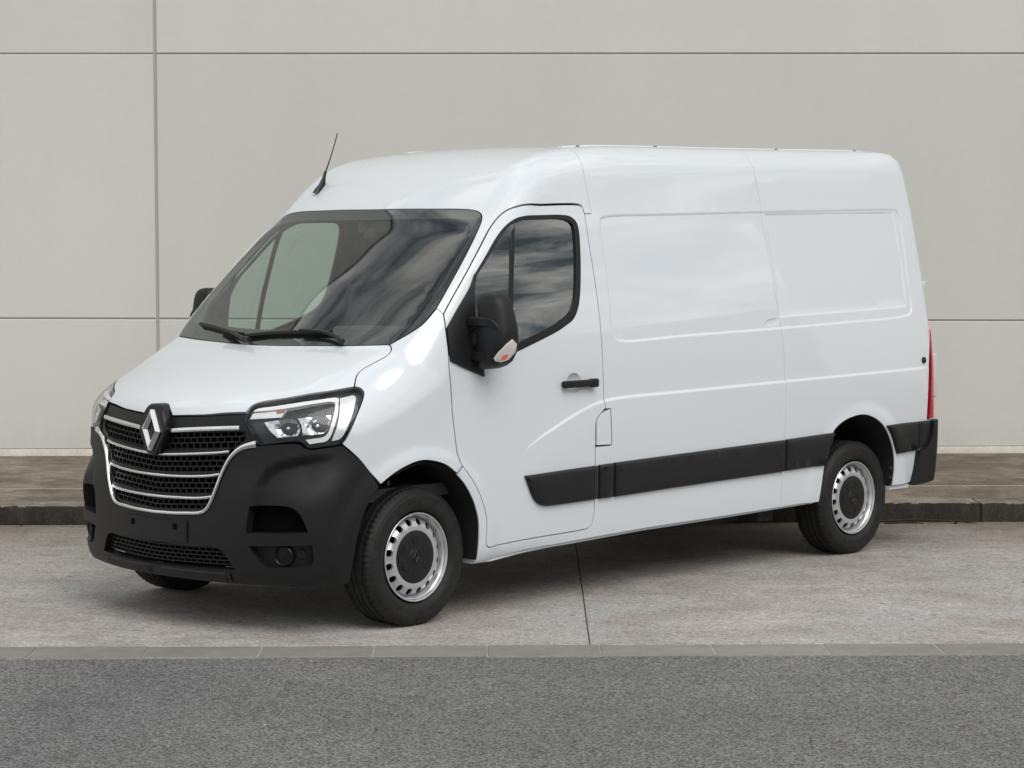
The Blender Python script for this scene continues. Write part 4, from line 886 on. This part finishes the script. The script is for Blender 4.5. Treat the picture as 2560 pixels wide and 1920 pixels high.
    for i in range(6):
        a=2*math.pi*i/6+.52; mt=Matrix.Rotation(a,4,'Y')
        for (x0,x1,z0,z1,dy) in ((.062,.096,-.020,.020,.0),): 
            q=bmesh.ops.create_cube(bm,size=1)['verts']
            for w in q:
                tz=1 if w.co.y<0 else 1.25; w.co=mt@Vector((x0+(w.co.x+.5)*(x1-x0),-.0895+(w.co.y)*.010,w.co.z*(z1-z0)*tz*(1.0 if w.co.x>0 else .65)))
    bmesh.ops.recalc_face_normals(bm,faces=bm.faces[:])
    cap=bm_mesh('hub_cap',bm,M['capblack'],rim,30)
    eb,_=emblem('e',0,0,1,0,None,None,ax=lambda y,z,h:(y,-.0945-h,z)); 
    for w in eb.verts: w.co=Vector((w.co.x*.33,-.0945+(w.co.y+.0945)*.33,w.co.z*.33))
    em=bm_mesh('cap_emblem',eb,M['capblack'],rim,5)
    v,f=lathe([(.199,-.02),(.10,.0),(.02,.0)],48); back=mesh('brake_shield',v,f,M['dark'],rim)
    v,f=lathe([(.03,-.020),(.145,-.018),(.150,-.008),(.145,.004),(.03,.004)],48); disc=mesh('brake_disc',v,f,M['satin'],rim,sharp=40); disc.location=(0,.03,0)
    tyre.parent=rim; lt_.parent=rim
    return rim
rim=make_wheel(); rim.parent=van
def cpy(o,parent):
    c=o.copy(); COL.objects.link(c); c.parent=parent
    for ch in list(o.children): cpy(ch,c)
    return c
kids=[rim]+[cpy(rim,van) for _ in range(3)]
for o,(x,y,rz,ry,tilt) in zip(kids,((0,-.874,0,0,R(1.5)),(3.682,-.864,0,.5,0),(0,.874,math.pi,.9,R(1.5)),(3.682,.864,math.pi,.2,0))):
    o.location=(x,y,.340); o.rotation_euler=(0,ry,rz+tilt)
    o.rotation_mode='XYZ'; o.matrix_local=Matrix.Translation((x,y,.340))@Matrix.Rotation(rz+tilt,4,'Z')@Matrix.Rotation(ry,4,'Y')
# ---- wheel arch liners, underbody
def liner(poly,c,y_in=.55):
    Q=resample(catmull([(c[0]+(x-c[0])*.992,c[1]+(z-c[1])*.992) for x,z in poly],6),.04,False)
    for s in (-1,1):
        v=[];f=[]; n=len(Q)-1
        for x,z in Q:
            w=float(half_width_f(np.array([x]),np.array([z]))[0])
            if x<-.2: w-=.03+.25*max(0,-x-.25)
            for y in (w-.004,w-.05,.80,y_in): v.append((x,s*y,z))
        for i in range(n):
            for k in range(3): a=i*4+k; f.append((a,a+1,a+5,a+4))
        o=len(v); v.append((c[0],s*y_in,c[1]))
        for i in range(n): f.append((i*4+3,o,(i+1)*4+3))
        mesh('wheel_arch',v,f,M['liner'],van,sharp=50)
liner([(.392,.29),(.389,.397),(.381,.483),(.365,.536),(.33,.607),(.273,.683),(.219,.733),(.143,.78),(.042,.808),(-.024,.812),(-.119,.789),(-.201,.753),(-.267,.712),(-.323,.646),(-.360,.563),(-.380,.488),(-.397,.377)],(0,.34))
liner([(a[0],a[2]) for a in ARCHR],(3.66,.37))
bm=bmesh.new(); bm_box(bm,(-.52,-.53,.30),(.55,.53,.72),.02); bm_box(bm,(.50,-.90,.34),(3.12,.90,.60),.02); bm_box(bm,(.45,-.66,.235),(3.10,.66,.40),.03); bm_box(bm,(3.05,-.52,.34),(4.45,.52,.70),.02); bm_box(bm,(4.15,-.90,.40),(4.46,.90,.60),.02)  # lowest middle box is added depth, shaped to darken the shadow below
bm_box(bm,(-.06,-.80,.29),(.06,.80,.36),.01); bm_box(bm,(3.63,-.80,.30),(3.73,.80,.37),.01)
bm_mesh('underbody',bm,M['under'],van)
for s in (-1,1):
    v=[];f=[]
    xs=[.40,.52,.75,.95,1.13,1.7,2.5,3.19,3.255]; zs=[.268,.268,.288,.297,.301,.318,.328,.340,.341]
    for x,z in zip(xs,zs):
        for y,dz in ((.968,.03),(.972,.0),(.955,-.003),(.90,.0),(.80,.06)): v.append((x,s*y,z+dz))
    for i in range(len(xs)-1):
        for k in range(4): a=i*5+k; f.append((a,a+1,a+6,a+5)[::(1 if s<0 else -1)])
    f.append((0,1,2,3,4)); mesh('sill',v,f,M['paint'],van,sharp=50)
    q=sorted((s*.90,s*.99)); box('rear_sill_lip',(4.02,q[0],.362),(4.23,q[1],.388),M['paint'],van,.004)
    tube('liner_clip',[(4.005,s*1.001,.50),(4.02,s*1.003,.50)],.012,M['satin'],van)
    tube('liner_clip',[(4.005,s*.998,.44),(4.02,s*1.0,.44)],.010,M['satin'],van)
    tube('liner_clip',[(-.212,s*.985,.722),(-.208,s*.999,.722)],.013,M['trim'],van,12)
# exhaust hanger / spare wheel carrier in the shade under the floor
box('spare_carrier',(2.95,-.80,.24),(3.10,-.55,.34),M['under'],van,.01)
# ---- rear bumper, tail lamps
RB=[(4.405,-1.0,.772,1),(4.48,-1,.776),(4.525,-.97,.770),(4.545,-.97,.735),(4.553,-.97,.66),(4.555,-.97,.58),(4.545,-.97,.50),(4.522,-.98,.44),(4.48,-.98,.408),(4.40,-1.0,.390),(4.22,-1,.380,1),(4.245,-1,.47),(4.262,-1.0,.592,1),(4.31,-1,.598),(4.36,-1,.625),(4.395,-1,.680),(4.408,-1,.735)]
RB2=[(4.27,-1,.771,1),(4.395,-1,.772,1),(4.398,-1,.735),(4.385,-1,.685),(4.352,-1,.635),(4.31,-1,.610),(4.272,-1,.603,1)]
RD=(.22,-.95,.05)
rb=pair('bumper_corner',RB,RD,M['black'],(van,van),h=.016,gap=.002,flange=.05,off=.036,step=.008)
stripsec('side_moulding',RB2,(van,van))
box('rear_bumper',(4.50,-.90,.40),(4.66,.90,.66),M['black'],van,.03,3)
tails=pair('tail_lamp',[(4.387,-1.0,.785,1),(4.397,-1.0,.95),(4.409,-1.0,1.11),(4.432,-1.0,1.25),(4.474,-.97,1.385,1),(4.500,-.93,1.375,1),(4.515,-.90,1.20),(4.520,-.87,1.0),(4.520,-.86,.785,1)],(.72,-.69,0),M['red'],(van,van),h=.02,gap=.001,flange=.03,off=.010)
for s in (-1,1):
    q=sorted((s*.86,s*.945)); bm=bmesh.new(); bm_box(bm,(4.52,q[0]-.01,.905),(4.590,q[1]-(0 if s<0 else .03),1.185),.018,seg=3); bm_mesh('tail_lens',bm,M['clearlamp'],tails[0 if s<0 else 1])
    q=sorted((s*.835,s*.905)); box('door_hinge',(4.49,q[0],1.595),(4.518,q[1],1.64),M['paint'],van,.004)
disc_on('door_stop',(4.345,-1.012,1.150),[(.020,.0),(.020,.008),(.015,.012),(.0,.012)],M['black'],(van,van),20)
# ---- door mirrors
def mirror(s):
    Yf=lambda y:s*y
    lev=[(1.252,1.060,1.085,.37,.44),(1.258,1.052,1.125,.355,.45),(1.272,1.048,1.165,.342,.462),(1.295,1.046,1.200,.334,.470),(1.345,1.046,1.232,.328,.474),(1.41,1.047,1.240,.326,.474),(1.46,1.048,1.236,.328,.472),(1.52,1.050,1.220,.334,.468),(1.57,1.050,1.208,.334,.462),(1.602,1.051,1.194,.339,.458),(1.618,1.055,1.180,.347,.453),(1.627,1.064,1.160,.358,.447),(1.631,1.08,1.135,.374,.438)]
    n=32; v=[];f=[]
    for z,yi,yo,x0,x1 in lev:
        for i in range(n):
            a=2*math.pi*i/n; c,d=math.cos(a),math.sin(a); e=.42
            u=abs(c)**e*(1 if c>0 else -1); w=abs(d)**e*(1 if d>0 else -1)
            # glass side is flat, front side rounded towards the outer end
            xx=(x0+x1)/2+(x1-x0)/2*u; yy=(yi+yo)/2+(yo-yi)/2*w
            if u<0: xx+=.030*max(0,w)**2
            v.append((xx,Yf(yy),z))
    for k in range(len(lev)-1):
        for i in range(n): a=k*n+i; b=k*n+(i+1)%n; f.append((a,b,b+n,a+n)[::(1 if s>0 else -1)])
    f.append(tuple(range(n))); f.append(tuple((len(lev)-1)*n+i for i in range(n)))
    bm=bmesh.new(); bv=[bm.verts.new(q) for q in v]; [bm.faces.new([bv[i] for i in t]) for t in f]; bmesh.ops.recalc_face_normals(bm,faces=bm.faces[:])
    mo=bm_mesh('door_mirror',bm,M['black'],van,45)
    # arms: ribs across the front of the head, running in to the foot on the door
    sec=lambda h,t:[(-h/2,-t),(-h/2,0),(-h/2+.006,.006),(h/2-.006,.006),(h/2,0),(h/2,-t)]
    def arm(pts,h,t):
        P=np.array([(x,Yf(y),z) for x,y,z in catmull(pts,5)]); N=np.tile([-1.,0,0],(len(P),1)); v,f=sweep(P,N,sec(h,t)); v=[tuple(q) for q in v]
        bm=bmesh.new(); bv=[bm.verts.new(q) for q in v]; [bm.faces.new([bv[i] for i in q]) for q in f]; bmesh.ops.recalc_face_normals(bm,faces=bm.faces[:]); bm_mesh('mirror_arm',bm,M['black'],mo,40)
    arm([(.330,.945,1.489),(.326,1.02,1.490),(.322,1.10,1.490),(.328,1.155,1.486),(.338,1.182,1.468),(.346,1.195,1.435)],.046,.04)
    arm([(.352,.975,1.318),(.338,1.02,1.319),(.332,1.07,1.319),(.334,1.12,1.318)],.044,.04)
    # hinge foot between the arms
    bm=bmesh.new(); y0,y1=sorted((Yf(.955),Yf(1.045))); bm_box(bm,(.345,y0,1.355),(.425,y1,1.445),.03,seg=3); bm_mesh('mirror_foot',bm,M['black'],mo)
    q=sorted((Yf(1.065),Yf(1.190))); box('mirror_glass',(.455,q[0],1.32),(.4705,q[1],1.56),M['chrome'],mo,.003)
    # repeater lamp on the lower outer edge
    pts=[(.405,1.2375,1.408),(.377,1.222,1.385),(.352,1.190,1.345),(.346,1.165,1.312),(.352,1.172,1.298),(.372,1.193,1.294),(.400,1.214,1.306),(.430,1.236,1.345),(.432,1.241,1.385)]
    c=np.mean(pts,0); v=[];f=[]; no=np.array([-.55,.78,-.15]); no/=np.linalg.norm(no); n=len(pts)
    for sc,h in ((1.0,-.012),(1.0,.017),(.86,.025),(.45,.029)):
        for p in pts: q=c+(np.array(p)-c)*sc+no*h; v.append((q[0],Yf(q[1]),q[2]))
    for k in range(3):
        for i in range(n): a=k*n+i; b=k*n+(i+1)%n; f.append((a,b,b+n,a+n)[::s])
    f.append(tuple(3*n+i for i in range(n))); rep=mesh('indicator',v,f,M['clearlamp'],mo,sharp=40)
    ip=[(.384,1.206,1.342),(.373,1.196,1.328),(.368,1.188,1.311),(.379,1.197,1.308),(.393,1.210,1.319),(.397,1.214,1.336)]; c=np.mean(ip,0); v=[]; 
    for sc,h in ((1,.020),(.9,.0315)):
        for p in ip: q=c+(np.array(p)-c)*sc+no*h; v.append((q[0],Yf(q[1]),q[2]))
    f=[(i,(i+1)%6,6+(i+1)%6,6+i)[::s] for i in range(6)]+[tuple(range(6,12))]; mesh('indicator_bulb',v,f,M['orange'],mo,sharp=40)
    return mo
mirrors=(mirror(-1),mirror(1))
SAIL=[(.442,-.937,1.722,1),(.398,-.952,1.662),(.343,-.961,1.605),(.284,-.969,1.545),(.207,-.977,1.460,1),(.200,-.994,1.39),(.196,-1.013,1.297,1),(.285,-1.018,1.261),(.422,-1.022,1.212,1),(.418,-1.018,1.258),(.405,-1.013,1.309),(.394,-1.003,1.399),(.390,-.987,1.522),(.402,-.969,1.615)]
pair('mirror_base',SAIL,'L',M['black'],mirrors,h=.03,gap=.0,flange=.02,off=.012)
# ---- wipers, cowl corner, antenna, roof fixings
def wiper(blade,arm,name='wiper'):
    B=on_surface(catmull(blade,8)); N=grad(B); v,f=sweep(B+N*.012,N,[(-.007,-.014),(-.011,.004),(-.003,.012),(.003,.012),(.011,.004),(.007,-.014)]); o=mesh(name,v,f,M['trim'],van,sharp=30)
    A=on_surface(catmull(arm,6)); N=grad(A); A=A+N*.030; tube('wiper_arm',A,[.008+.006*i/(len(A)-1) for i in range(len(A))],M['trim'],o,8)
wiper([(-.138,.135,1.395),(-.120,-.03,1.412),(-.096,-.25,1.420),(-.070,-.45,1.424)],[(-.098,-.25,1.418),(-.088,-.42,1.412),(-.100,-.53,1.392),(-.118,-.585,1.378)])
wiper([(-.020,.650,1.442),(-.070,.45,1.428),(-.108,.30,1.412),(-.128,.17,1.402)],[(-.085,.42,1.418),(-.125,.25,1.396),(-.165,.12,1.374),(-.178,.06,1.368)])
an=on_surface(np.array([(.791,.619,2.169)]))[0]
bm=bmesh.new()
v=[];f=[]
for h,l,w in ((-.01,.055,.020),(.012,.045,.016),(.035,.026,.011),(.075,.012,.008),(.115,.008,.0065)):
    for i in range(12): a=2*math.pi*i/12; v.append((l*math.cos(a)+h*.35+.012,w*math.sin(a),h))
for k in range(4):
    for i in range(12): a=k*12+i; b=k*12+(i+1)%12; f.append((a,b,b+12,a+12))
f.append(tuple(48+i for i in range(12))); ao=mesh('antenna',v,f,M['trim'],van,sharp=60); ao.location=an
tube('antenna_rod',[(.048,0,.10),(.085,0,.18),(.12,0,.265),(.141,0,.325),(.142,0,.328)],[.0045,.0035,.003,.003,.002],M['trim'],ao)
for x in (1.55,2.20,3.32,4.12):
    for s in (-1,1):
        p=on_surface(np.array([(x,s*.64,2.42)]))[0]; box('roof_fixing',(x-.009,p[1]-.007,p[2]-.004),(x+.009,p[1]+.007,p[2]+.0065),M['grey'],van,.002)
for s in (-1,1):
    P=on_surface(np.array([(x,s*.60,2.43) for x in np.linspace(1.45,4.25,40)])); N=grad(P); v,f=sweep(P,N,roundsec(.030,-.004,.006,.003)); 
    if s>0: pass
    bm=bmesh.new(); bv=[bm.verts.new(q) for q in v]; [bm.faces.new([bv[i] for i in t]) for t in f]; bmesh.ops.recalc_face_normals(bm,faces=bm.faces[:]); bm_mesh('roof_rib',bm,M['paint'],van,40)
# ---- cab interior seen through the glass
box('bulkhead',(1.36,-.86,.55),(1.39,.86,2.20),M['grey'],van,0)
box('cab_floor',(-.35,-.88,.62),(1.36,.88,.68),M['interior'],van,0)
prof=[(-.02,1.385),(.06,1.40),(.18,1.395),(.30,1.360),(.40,1.300),(.43,1.22),(.38,1.05),(.30,.80),(-.05,.80),(-.10,1.2)]
v=[(x,y,z) for y in (-.84,.84) for x,z in prof]; k=len(prof); f=[(i,(i+1)%k,k+(i+1)%k,k+i) for i in range(k)]+[tuple(range(k)),tuple(range(2*k-1,k-1,-1))]
bm=bmesh.new(); bv=[bm.verts.new(q) for q in v]; [bm.faces.new([bv[i] for i in t]) for t in f]; bmesh.ops.recalc_face_normals(bm,faces=bm.faces[:]); dash=bm_mesh('dashboard',bm,M['interior'],van,30)
bm=bmesh.new(); bm_box(bm,(.10,-.62,1.39),(.34,-.24,1.455),.03,seg=3); bm_mesh('instrument_hood',bm,M['interior'],dash)
mt=Matrix.Translation((.47,-.43,1.27))@Matrix.Rotation(R(-58),4,'Y')
v=[];f=[]
for i in range(40):
    a=2*math.pi*i/40
    for j in range(8): b=2*math.pi*j/8; q=mt@Vector(((.19+.016*math.cos(b))*math.cos(a),(.19+.016*math.cos(b))*math.sin(a),.016*math.sin(b))); v.append(q)
for i in range(40):
    for j in range(8): f.append((i*8+j,((i+1)%40)*8+j,((i+1)%40)*8+(j+1)%8,i*8+(j+1)%8))
sw=mesh('steering_wheel',v,f,M['trim'],dash); bm=bmesh.new(); bm_box(bm,(-.05,-.17,-.02),(.05,.17,.012),.01,mt); bm_box(bm,(-.17,-.03,-.02),(0,.03,.01),.01,mt); bm_mesh('wheel_spokes',bm,M['trim'],sw)
for y,w in ((-.45,.25),(.22,.23),(.60,.18)):
    bm=bmesh.new(); bm_box(bm,(.62,y-w,.95),(1.10,y+w,1.10),.05,seg=3)
    mt=Matrix.Translation((1.08,0,1.05))@Matrix.Rotation(R(12),4,'Y'); bm_box(bm,(-.06,y-w+.01,0),(.06,y+w-.01,.58),.05,mt,3)
    so_=bm_mesh('seat',bm,M['interior'],van)
    bm=bmesh.new(); bm_box(bm,(-.045,y-.13,.62),(.035,y+.13,.80),.04,mt,3); bm_mesh('headrest',bm,M['interior'],so_)
bm=bmesh.new(); bm_box(bm,(.60,-.14,1.93),(.74,.10,2.02),.02,seg=2); bm_box(bm,(.58,-.06,1.90),(.66,.04,1.96),.02,seg=2); bm_mesh('sensor_housing',bm,M['interior'],van)
